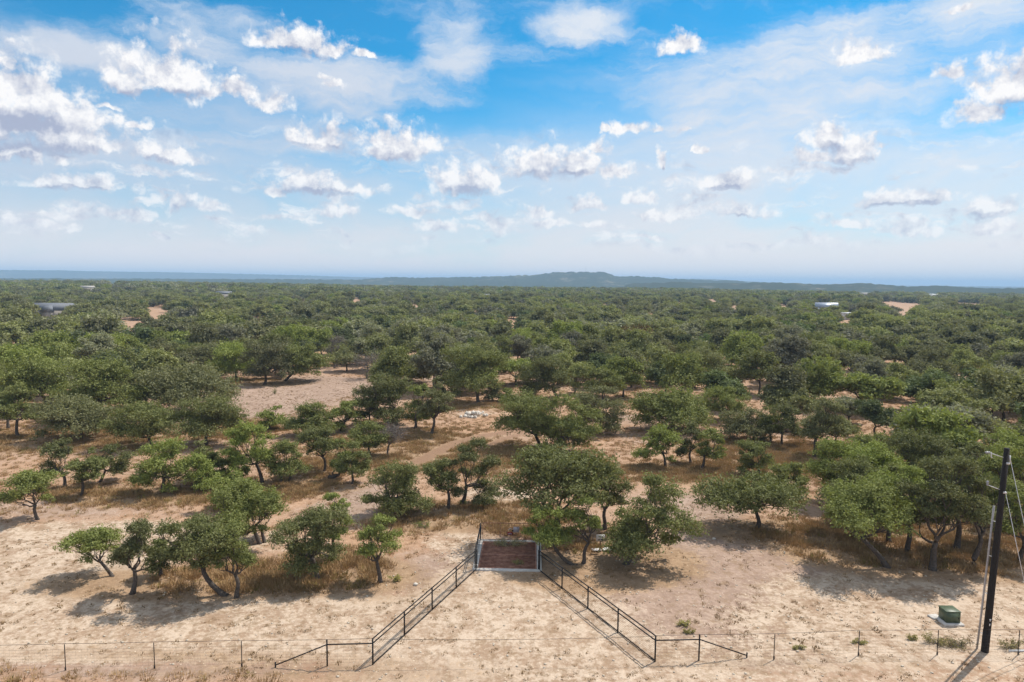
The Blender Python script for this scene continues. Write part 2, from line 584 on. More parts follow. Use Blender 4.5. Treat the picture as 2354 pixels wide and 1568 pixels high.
def ground_mat():
    m, g = mat('dry_ground')
    at = g.n('ShaderNodeAttribute', attribute_name='zones')
    sp = g.n('ShaderNodeSeparateColor')
    g.put(sp.inputs[0], at.outputs['Color'])
    pale, pink, gold = sp.outputs[0], sp.outputs[1], sp.outputs[2]
    rut = at.outputs['Alpha']
    tc = g.n('ShaderNodeTexCoord')
    P = tc.outputs['Object']
    n1 = g.noise(P, .09, 8, .62)
    n2 = g.noise(P, .55, 8, .66, .4)
    n3 = g.noise(P, 3.2, 6, .65)
    n4 = g.noise(P, 11.0, 3, .6)
    nn = g.math('ADD', g.math('MULTIPLY', n2, .55), g.math('MULTIPLY', n3, .45))

    def edge(mask, soft=.9):
        return g.ramp(g.math('MULTIPLY_ADD', g.math('SUBTRACT', nn, .5), soft * 1.6, mask), .30, .68)
    dry = g.mix(g.ramp(nn, .36, .62), (.31, .178, .105, 1), (.475, .302, .190, 1))
    dry = g.mix(g.ramp(n1, .35, .65), dry, (.415, .275, .192, 1))
    pinkc = g.mix(g.ramp(nn, .35, .66), (.285, .195, .145, 1), (.43, .31, .24, 1))
    palec = g.mix(g.ramp(nn, .40, .58), (.335, .228, .152, 1), (.55, .432, .326, 1))
    goldc = g.mix(g.ramp(nn, .35, .65), (.265, .17, .10, 1), (.42, .285, .18, 1))
    c = g.mix(edge(pink), dry, pinkc)
    c = g.mix(edge(pale), c, palec)
    c = g.mix(edge(gold), c, goldc)
    # thin cover of weeds and litter on the bare ground
    litter = g.math('MULTIPLY', g.ramp(g.noise(P, 1.5, 7, .72, .3), .49, .62), g.ramp(n1, .30, .55, .35, .9))
    c = g.mix(g.math('MULTIPLY', litter, .7), c, (.25, .165, .095, 1))
    c = g.mix(g.math('MULTIPLY', g.ramp(n4, .60, .72), .5), c, (.27, .17, .10, 1))
    c = g.mix(g.math('MULTIPLY', g.ramp(g.noise(P, 7.0, 2, .5), .66, .72), .6), c, (.80, .68, .52, 1))
    c = g.mix(g.math('MULTIPLY', g.ramp(g.math('MULTIPLY_ADD', n3, .4, rut), .45, .85), .75), c, (.25, .15, .095, 1))
    # far floor of the woods
    ln = g.vec('LENGTH', g.vec('MULTIPLY', P, (1, 1, 0)))
    fl = g.ramp(ln, 1500, 2600)
    farc = g.mix(g.ramp(g.noise(P, .012, 8, .7), .50, .64), (.042, .052, .026, 1), (.20, .165, .10, 1))
    c = g.mix(fl, c, farc)
    b = g.n('ShaderNodeBsdfPrincipled')
    g.put(b.inputs['Base Color'], c)
    b.inputs['Roughness'].default_value = .95
    b.inputs['Specular IOR Level'].default_value = .1
    bp = g.n('ShaderNodeBump')
    bp.inputs['Strength'].default_value = .55
    bp.inputs['Distance'].default_value = .12
    g.put(bp.inputs['Height'], g.math('ADD', n3, g.math('MULTIPLY', n2, 1.4)))
    m.node_tree.links.new(bp.outputs[0], b.inputs['Normal'])
    return finish(m, g, b.outputs[0])


M['ground'] = ground_mat()

# ------------------------------------------------------------------ key points of the entrance (metres)
GN_L, GN_R = ground_at(1097.4, 1308.5), ground_at(1233.5, 1309.5)       # cattle guard, near corners
GF_L, GF_R = ground_at(1109.2, 1246.0), ground_at(1233.0, 1247.5)       # far corners
near_c, far_c = (GN_L + GN_R) / 2, (GF_L + GF_R) / 2
ax_y = (far_c - near_c).xy.normalized()
ax_x = Vector((ax_y.y, -ax_y.x))
GW = ((GN_R - GN_L).length + (GF_R - GF_L).length) / 2
GL = (far_c - near_c).length
g_yaw = math.atan2(ax_x.y, ax_x.x)
GC = Vector(((near_c.x + far_c.x) / 2, (near_c.y + far_c.y) / 2, 0))


def gl(u, v, z=0.0):
    """guard frame: u across (right), v along (away), metres from its centre"""
    p = GC.xy + ax_x * u + ax_y * v
    return np.array([p.x, p.y, z])


# ------------------------------------------------------------------ ground zones: soils and grass, in metres
ZONES = []


def zone(ch, dx, dy, rx, ry, s=1.0, rot=0.0):
    p = ground_at(dx, dy)
    ZONES.append((ch, p.x, p.y, rx, ry, s, rot))


def zline(ch, pts, w, s=1.0):
    pp = [ground_at(*p) for p in pts]
    for a, b in zip(pp[:-1], pp[1:]):
        n = max(2, int((b - a).length / (w * .7)))
        for i in range(n):
            c = a.lerp(b, i / n)
            ZONES.append((ch, c.x, c.y, w, w, s, 0.0))


# pale caliche
zone(0, 1180, 1420, 5.5, 7.5); zone(0, 1180, 1530, 7.5, 4.5, .9); zone(0, 1190, 1350, 3.6, 4)
zone(0, 400, 1478, 13, 1.6, .95); zone(0, 120, 1470, 9, 1.8); zone(0, 700, 1440, 8, 2.2, .8)
zone(0, 90, 1290, 8.5, 5.0, .95); zone(0, 250, 1225, 9, 2.4, .85); zone(0, 40, 1370, 6, 3.0, .7)
zone(0, 720, 1395, 8, 2.4, .6); zone(0, 420, 1410, 12, 2.2, .55)
zone(0, 2060, 1430, 9, 3.2, .95); zone(0, 2300, 1400, 6, 4.5, .8); zone(0, 1700, 1490, 9, .9, .4)
zone(0, 2150, 1360, 7, 2.6, .7); zone(0, 1900, 1345, 5, 1.8, .6)
zone(0, 1900, 1545, 14, 1.8, .55); zone(0, 1150, 1135, 3.6, 2.2, .9); zone(0, 1060, 1240, 3.0, 3.0, .65)
zone(0, 1090, 952, 3.5, 2.5, .6); zone(0, 640, 1250, 4.5, 2.4, .45)
# pinkish bare soil
zone(1, 1560, 1370, 8, 7, 1.0); zone(1, 1700, 1340, 8, 5, 1.0); zone(1, 1640, 1430, 9, 3.5, .9); zone(1, 1850, 1380, 6, 2.5, .6); zone(1, 1620, 1190, 3.2, 7, .9); zone(1, 1680, 1270, 5, 4, .8)
zone(1, 850, 1140, 4, 5, .8); zone(1, 760, 1180, 5, 2.5, .5); zone(1, 1060, 1330, 4, 4, .7); zone(1, 960, 1290, 4, 4, .4)
zone(1, 640, 905, 17, 12, .95); zone(1, 740, 880, 14, 9, .9); zone(1, 560, 950, 10, 9, .8); zone(1, 1500, 1010, 7, 6, .5)
zone(1, 150, 1030, 9, 4, .6); zone(1, 130, 1170, 9, 3, .6); zone(1, 420, 1530, 16, 1.6, .6); zone(1, 1540, 1500, 9, 1.2, .7)
zone(1, 1440, 1140, 3.5, 3, .4); zone(1, 990, 870, 8, 8, .5); zone(1, 1450, 960, 6, 4, .6)
# golden grass
for a in [(330, 1345, 7, 2.0), (450, 1335, 5, 2.0), (600, 1330, 5, 2.2), (700, 1320, 5, 2.4), (820, 1320, 3.5, 2.4), (760, 1290, 3.5, 2.4),
          (1000, 1195, 3.8, 2.6), (1080, 1180, 3.6, 2.6), (930, 1200, 3, 2.2), (1200, 1180, 4, 3.0), (1150, 1210, 3.0, 1.6),
          (1290, 1290, 3.0, 2.4), (1400, 1310, 5.0, 2.6), (1480, 1300, 3.4, 2.6), (1340, 1340, 3, 1.6), (1440, 1270, 4, 2.6),
          (1700, 1215, 4.5, 2.0), (1780, 1225, 4.5, 2.0), (1990, 1270, 6, 3.0), (2100, 1290, 6, 2.6), (2230, 1290, 6, 2.6), (2330, 1290, 4, 4.0),
          (1900, 1230, 4.5, 3.0), (2200, 1200, 7, 4.0), (1620, 1085, 6, 4.0), (1540, 1090, 5, 3.5), (1250, 1065, 6, 5), (1140, 1050, 5, 4),
          (60, 1010, 8, 6), (230, 1015, 8, 5), (860, 1060, 8, 5), (640, 1125, 7, 3), (300, 1140, 7, 3), (1880, 1060, 8, 6), (1760, 1040, 8, 6),
          (620, 880, 8, 5), (1100, 935, 6, 3), (520, 985, 8, 6), (1000, 1020, 10, 6), (2300, 1090, 6, 8)]:
    zone(2, *a[:4], .85)
# wheel ruts
zline(3, [(960, 1062), (1050, 1018), (1120, 1000), (1200, 988), (1260, 985)], 1.0, .8)
zline(3, [(1100, 1032), (1160, 1008), (1215, 993)], .8, .65)
zline(3, [(1420, 966), (1480, 957), (1540, 952)], 1.3, .55)
zline(3, [(1420, 978), (1500, 968)], 1.1, .45)
zone(2, 300, 1556, 16, .9, .22); zone(2, 800, 1550, 9, .9, .4); zone(2, 1800, 1530, 14, .8, .4); zone(2, 680, 1512, 7, .8, .4)
zone(2, 180, 1500, 8, .9, .4); zone(2, 940, 1360, 4, 3.5, .35); zone(2, 1180, 1330, 2.5, 1.2, .35)
ZARR = np.array(ZONES)


def zones_at(x, y):
    out = np.zeros((len(x), 4))
    for ch, cx, cy, rx, ry, s, ro in ZARR:
        R = 1.9 * max(rx, ry)
        k = np.where((np.abs(x - cx) < R) & (np.abs(y - cy) < R))[0]
        if len(k) == 0:
            continue
        d2 = ((x[k] - cx) / rx) ** 2 + ((y[k] - cy) / ry) ** 2
        w = s * np.exp(-(d2 ** 1.4) * .55)
        c = int(ch)
        out[k, c] = 1 - (1 - out[k, c]) * (1 - w) if c < 3 else np.maximum(out[k, c], w)
    return out


# ------------------------------------------------------------------ ground sheet
def build_ground():
    rr = [0.0, 8.0, 14.0, 18.0, 22.0]
    while rr[-1] < 240:
        rr.append(rr[-1] * 1.0135)
    while rr[-1] < 22000:
        rr.append(rr[-1] * 1.05)
    rr = np.array(rr[1:])
    aa = np.concatenate([np.linspace(-180, -46, 46)[:-1], np.linspace(-46, 46, 400), np.linspace(46, 180, 46)[1:-1]])
    na, nr = len(aa), len(rr)
    A, Rr = np.meshgrid(np.radians(aa), rr)
    X, Y = (Rr * np.sin(A)).ravel(), (Rr * np.cos(A)).ravel()
    Z = hz(X, Y)
    jit = .05 * (rng.random(len(X)) - .5) * (np.hypot(X, Y) < 200)
    V = np.stack([X, Y, Z + jit], 1)
    i = np.arange(nr - 1)[:, None] * na
    j = np.arange(na)[None, :]
    j2 = (j + 1) % na
    Q = np.stack([i + j, i + j2, i + na + j2, i + na + j], -1).reshape(-1, 4)
    cen = V[Q].mean(1)
    u = (cen[:, 0] - GC.x) * ax_x.x + (cen[:, 1] - GC.y) * ax_x.y
    w = (cen[:, 0] - GC.x) * ax_y.x + (cen[:, 1] - GC.y) * ax_y.y
    Q = Q[~((np.abs(u) < GW / 2 + .06) & (np.abs(w) < GL / 2 + .10))]
    k0 = len(V)
    V = np.concatenate([V, [[0, 0, 0]]])
    T = np.stack([np.full(na, k0), np.arange(na), (np.arange(na) + 1) % na], 1)
    me = new_mesh('ground', V, Q[:, ::-1], T[:, ::-1], [M['ground']], smooth=True)
    a = me.color_attributes.new('zones', 'FLOAT_COLOR', 'POINT')
    z = zones_at(V[:, 0], V[:, 1])
    a.data.foreach_set('color', z.astype(np.float32).ravel())
    o = link('ground', me)
    tag(o, 'dry tan ground with pale caliche and pinkish soil', None, None, 'structure')


build_ground()


# ------------------------------------------------------------------ far hills
def hill_mat(name, lo, hi, sc):
    m, g = mat(name)
    tc = g.n('ShaderNodeTexCoord')
    P = tc.outputs['Object']
    f = g.math('MULTIPLY', g.ramp(g.noise(P, sc, 8, .72), .52, .66), g.ramp(g.noise(P, sc * .14, 3, .5), .40, .62))
    c = g.mix(f, (*lo, 1), (*hi, 1))
    d = g.n('ShaderNodeBsdfDiffuse')
    g.put(d.inputs[0], c)
    return finish(m, g, d.outputs[0])


M['hill'] = hill_mat('wooded_hill', (.045, .055, .030), (.24, .20, .13), .011)


def hill(name, prof, dist, foot_z, front, back, label, rough=3.0):
    """ridge whose crest passes through points seen at prof, dist metres away; front and back are the depths of its slopes"""
    pts = []
    for (x, y) in prof:
        d = dray(x, y)
        h = math.hypot(d.x, d.y)
        pts.append((math.atan2(d.x, d.y), CAM_H + dist * d.z / h))
    a0, a1 = pts[0][0], pts[-1][0]
    n = max(60, int((a1 - a0) * dist / 14))
    n = min(n, 700)
    aa = np.linspace(a0, a1, n)
    zc = np.interp(aa, [p[0] for p in pts], [p[1] for p in pts])
    ends = np.minimum(sstep(aa, a0, a0 + .03), 1 - sstep(aa, a1 - .03, a1))
    zc = foot_z + (zc - foot_z) * np.maximum(ends, .02)
    rows = [(-1.0, 0.0), (-.85, .06), (-.66, .20), (-.48, .38), (-.32, .56), (-.18, .76), (-.08, .93), (0, 1.0), (.15, .97), (.4, .7), (.7, .3), (1.0, 0.0)]
    V = []
    for (t, f) in rows:
        rr_ = dist + (front if t < 0 else back) * t + 30 * np.sin(aa * 47 + t * 5)
        z = foot_z + (zc - foot_z) * f + rough * (rng.random(n) - .3) * (0.2 if f == 0 else 1) - (4 if f == 0 else 0)
        V.append(np.stack([rr_ * np.sin(aa), rr_ * np.cos(aa), z], 1))
    V = np.concatenate(V)
    Q = []
    for i in range(len(rows) - 1):
        k = np.arange(n - 1) + i * n
        Q.append(np.stack([k, k + 1, k + n + 1, k + n], 1))
    o = link(name, new_mesh(name, V, np.concatenate(Q), None, [M['hill']], smooth=False))
    tag(o, label, None, None, 'structure')


hill('hill', [(780, 645), (850, 642), (905, 637.5), (960, 639), (1010, 638.5), (1100, 637.5), (1170, 635), (1240, 632), (1258, 629), (1272, 627),
              (1300, 626.5), (1392, 626.5), (1402, 630), (1414, 635.5), (1460, 636), (1510, 638), (1560, 643), (1620, 645), (1680, 645.5), (1760, 650)],
     4100, -30, 1100, 900, 'blue flat-topped hill on the horizon', 8.0)
hill('hill', [(-300, 619), (0, 621), (120, 621.5), (220, 624), (380, 626), (520, 629), (680, 633), (820, 637), (960, 641), (1100, 646)],
     9000, -34, 1500, 2000, 'pale blue ridge on the left horizon', 5.0)
hill('hill', [(1480, 645), (1560, 641), (1640, 641.5), (1700, 646), (1800, 651), (2100, 657.5), (2300, 659.0), (2600, 662)],
     8600, -34, 1500, 2000, 'pale far ridge on the right horizon', 4.0)
hill('hill', [(1400, 655), (1480, 651.5), (1560, 649), (1620, 651), (1690, 652), (1740, 649.5), (1800, 651), (1880, 654.5), (1950, 653), (1990, 652.3), (2040, 655.5),
              (2098, 660.5), (2130, 657.5), (2170, 657.8), (2220, 662), (2353, 664), (2600, 667)],
     2750, -34, 600, 700, 'dark blue wooded hills at the right of the horizon', 4.5)
hill('hill', [(-300, 637), (0, 640.5), (300, 641), (600, 642), (860, 643.5), (1000, 646), (1150, 650)],
     3900, -34, 1000, 800, 'dark blue wooded plain at the left horizon', 4.0)

# ------------------------------------------------------------------ trees
GA = math.pi * (3 - math.sqrt(5))


def bend(a, b, sag=.12, n=5, r=None):
    a, b = np.asarray(a, float), np.asarray(b, float)
    t = np.linspace(0, 1, n)[:, None]
    L = np.linalg.norm(b - a)
    mid = (r.random(3) - .5) * L * sag * 2
    return a + (b - a) * t + np.sin(t * math.pi) * mid + np.sin(t * 2 * math.pi) * (r.random(3) - .5) * L * sag


def grow(r, W, D, zb, zt, ox=0.0, oy=0.0, leaf=.15, nleaf=4500, trunk_r=None, fork=None, lean=(0, 0), dead=False,
         stems=None, nclump=None, gaps=.25, twig=1.0):
    """one oak: returns (wood MB, leaf verts, leaf tint). Base at the origin."""
    wood = MB()
    H = zt
    if trunk_r is None:
        trunk_r = .035 + .017 * max(H, 2) + .006 * W
    if fork is None:
        fork = max(.30 * H, zb * .72)
    fp = np.array([ox * .35 + lean[0], oy * .3 + lean[1], fork])
    tp = bend((0, 0, -.15), fp, .09, 7, r)
    rad = np.linspace(trunk_r * 1.12, trunk_r * .78, 7)
    rad[0] *= 1.45
    rad[1] *= 1.1
    wood.tube(tp, rad, 7)
    for (sx, sy) in (stems or []):
        q0 = np.array([sx, sy, -.15])
        q1 = np.array([sx * 1.6 + ox * .4, sy * 1.4, fork * 1.05])
        wood.tube(bend(q0, q1, .10, 6, r), np.linspace(trunk_r, trunk_r * .55, 6), 6)
    n = nclump or int(np.clip(9 + W * 2.0, 11, 30))
    cz, hh = (zb + zt) / 2, (zt - zb) / 2
    cl = []
    for i in range(n):
        f = (i + .5) / n
        rr = math.sqrt(f) * (.72 + .24 * r.random())
        th = i * GA + r.random() * .9
        dome = math.sqrt(max(0, 1 - rr * rr))
        z = cz + hh * (dome * (1.85 * r.random() - .95) - .25 * rr + (r.random() - .5) * .40)
        if rr > .55 and r.random() < .30:
            z = cz - hh * (.45 + .4 * r.random())
        if rr < .40:
            z = cz + hh * (-.35 + 1.15 * r.random())
        cr = W * (.100 + .125 * r.random()) * (1.0 if n > 12 else 1.2)
        cv = cr * (.62 + .30 * r.random())
        z = min(max(z, zb + cv * .7), zt - cv * .9)
        cl.append((ox + W * .5 * rr * math.cos(th) * .93, oy + D * .5 * rr * math.sin(th) * .93, z, cr, cv))
    cl = np.array(cl)
    # limbs: main limbs by azimuth sector, then a branch to every clump
    ns = 3 if n < 12 else 5
    sec = (((np.arctan2(cl[:, 1] - oy, cl[:, 0] - ox) + math.pi + r.random() * 2) / (2 * math.pi) * ns).astype(int)) % ns
    for s in range(ns):
        k = np.where(sec == s)[0]
        if len(k) == 0:
            continue
        m = cl[k, :3].mean(0)
        node = fp + (m - fp) * .62
        node[2] = max(node[2] - hh * .25, fork + .05)
        lp = bend(fp, node, .16, 6, r)
        wood.tube(lp, np.linspace(trunk_r * .55, trunk_r * .26, 6), 6)
        for j in k:
            c = cl[j, :3] - np.array([0, 0, cl[j, 4] * .35])
            bp = bend(lp[3 + (j % 3)], c, .15, 5, r)
            wood.tube(bp, np.linspace(trunk_r * .24, trunk_r * .07, 5), 4, False)
            nt = int((8 if dead else 4) * twig)
            for _ in range(nt):
                dv = r.normal(size=3)
                dv /= np.linalg.norm(dv)
                dv[2] = dv[2] * .8 + .2
                e = cl[j, :3] + dv * np.array([cl[j, 3], cl[j, 3], cl[j, 4]]) * .95
                tw = bend(bp[2 + r.integers(0, 3)], e, .14, 4, r)
                wood.tube(tw, np.linspace(trunk_r * .10 + .006, .008 + trunk_r * .03, 4), 3, False)
                if dead:
                    for _k in range(4):
                        e2 = tw[3] + r.normal(size=3) * cl[j, 3] * .55
                        wood.tube(bend(tw[1 + r.integers(0, 3)], e2, .1, 3, r), [.016, .012, .006], 3, False)
    # leaves: clumps > sprays > leaves
    vol = cl[:, 3] ** 2
    cnt = np.maximum((nleaf * vol / vol.sum()).astype(int), 20)
    Pl, Nl, Tl = [], [], []
    for j in range(n):
        c = cl[j]
        m = cnt[j]
        nsp = max(6, int(m / 16))
        dv = r.normal(size=(nsp, 3))
        dv /= np.linalg.norm(dv, axis=1, keepdims=True)
        dv[:, 2] = np.where(dv[:, 2] < -.35, dv[:, 2] * -.5, dv[:, 2])
        ax3 = np.array([c[3], c[3], c[4]])
        s0 = c[:3] + dv * (.22 + .50 * r.random((nsp, 1))) * ax3
        dr = dv * np.array([1, 1, .6]) + r.normal(size=(nsp, 3)) * .38 + np.array([0, 0, .10])
        dr /= np.linalg.norm(dr, axis=1, keepdims=True)
        ln = c[3] * (.30 + .38 * r.random((nsp, 1)))
        keep = r.random(nsp) > gaps * .5
        s0, dv, dr, ln = s0[keep], dv[keep], dr[keep], ln[keep]
        if len(s0) == 0:
            continue
        k = r.integers(0, len(s0), m)
        t = r.random((m, 1))
        Pl.append(s0[k] + dr[k] * ln[k] * t + r.normal(size=(m, 3)) * (leaf * 1.0 + c[3] * .055) * np.array([1, 1, .7]))
        Nl.append(dv[k] * .45 + np.array([0, 0, .50]) + r.normal(size=(m, 3)) * .60)
        Tl.append(np.clip(.30 * r.random() + .70 * r.random(m), 0, 1))
    P = np.concatenate(Pl)
    N = np.concatenate(Nl)
    T = np.concatenate(Tl)
    P[:, 2] = np.maximum(P[:, 2], .06)
    N /= np.linalg.norm(N, axis=1, keepdims=True) + 1e-9
    m = len(P)
    ref = r.normal(size=(m, 3))
    A = np.cross(N, ref)
    A /= np.linalg.norm(A, axis=1, keepdims=True) + 1e-9
    B = np.cross(N, A)
    s = leaf * (.7 + .6 * r.random((m, 1)))
    A, B = A * s, B * s * .62
    LV = np.stack([P - A - B, P - A * .6 + B, P + A], 1).reshape(-1, 3)
    return wood, LV, T


def leaf_mesh(name, LV, T, m):
    n = len(T)
    return new_mesh(name, LV, None, np.arange(n * 3).reshape(-1, 3), [m], attr=T)


def plant_tree(name, label, cat, loc, wood, LV, T, lm, bark='bark', group=None):
    o = thing(name, label, cat, loc, group)
    link('trunk', wood.mesh('trunk', M[bark], True), o)
    if LV is not None:
        link('crown', leaf_mesh('crown', LV, T, M[lm]), o)
    return o


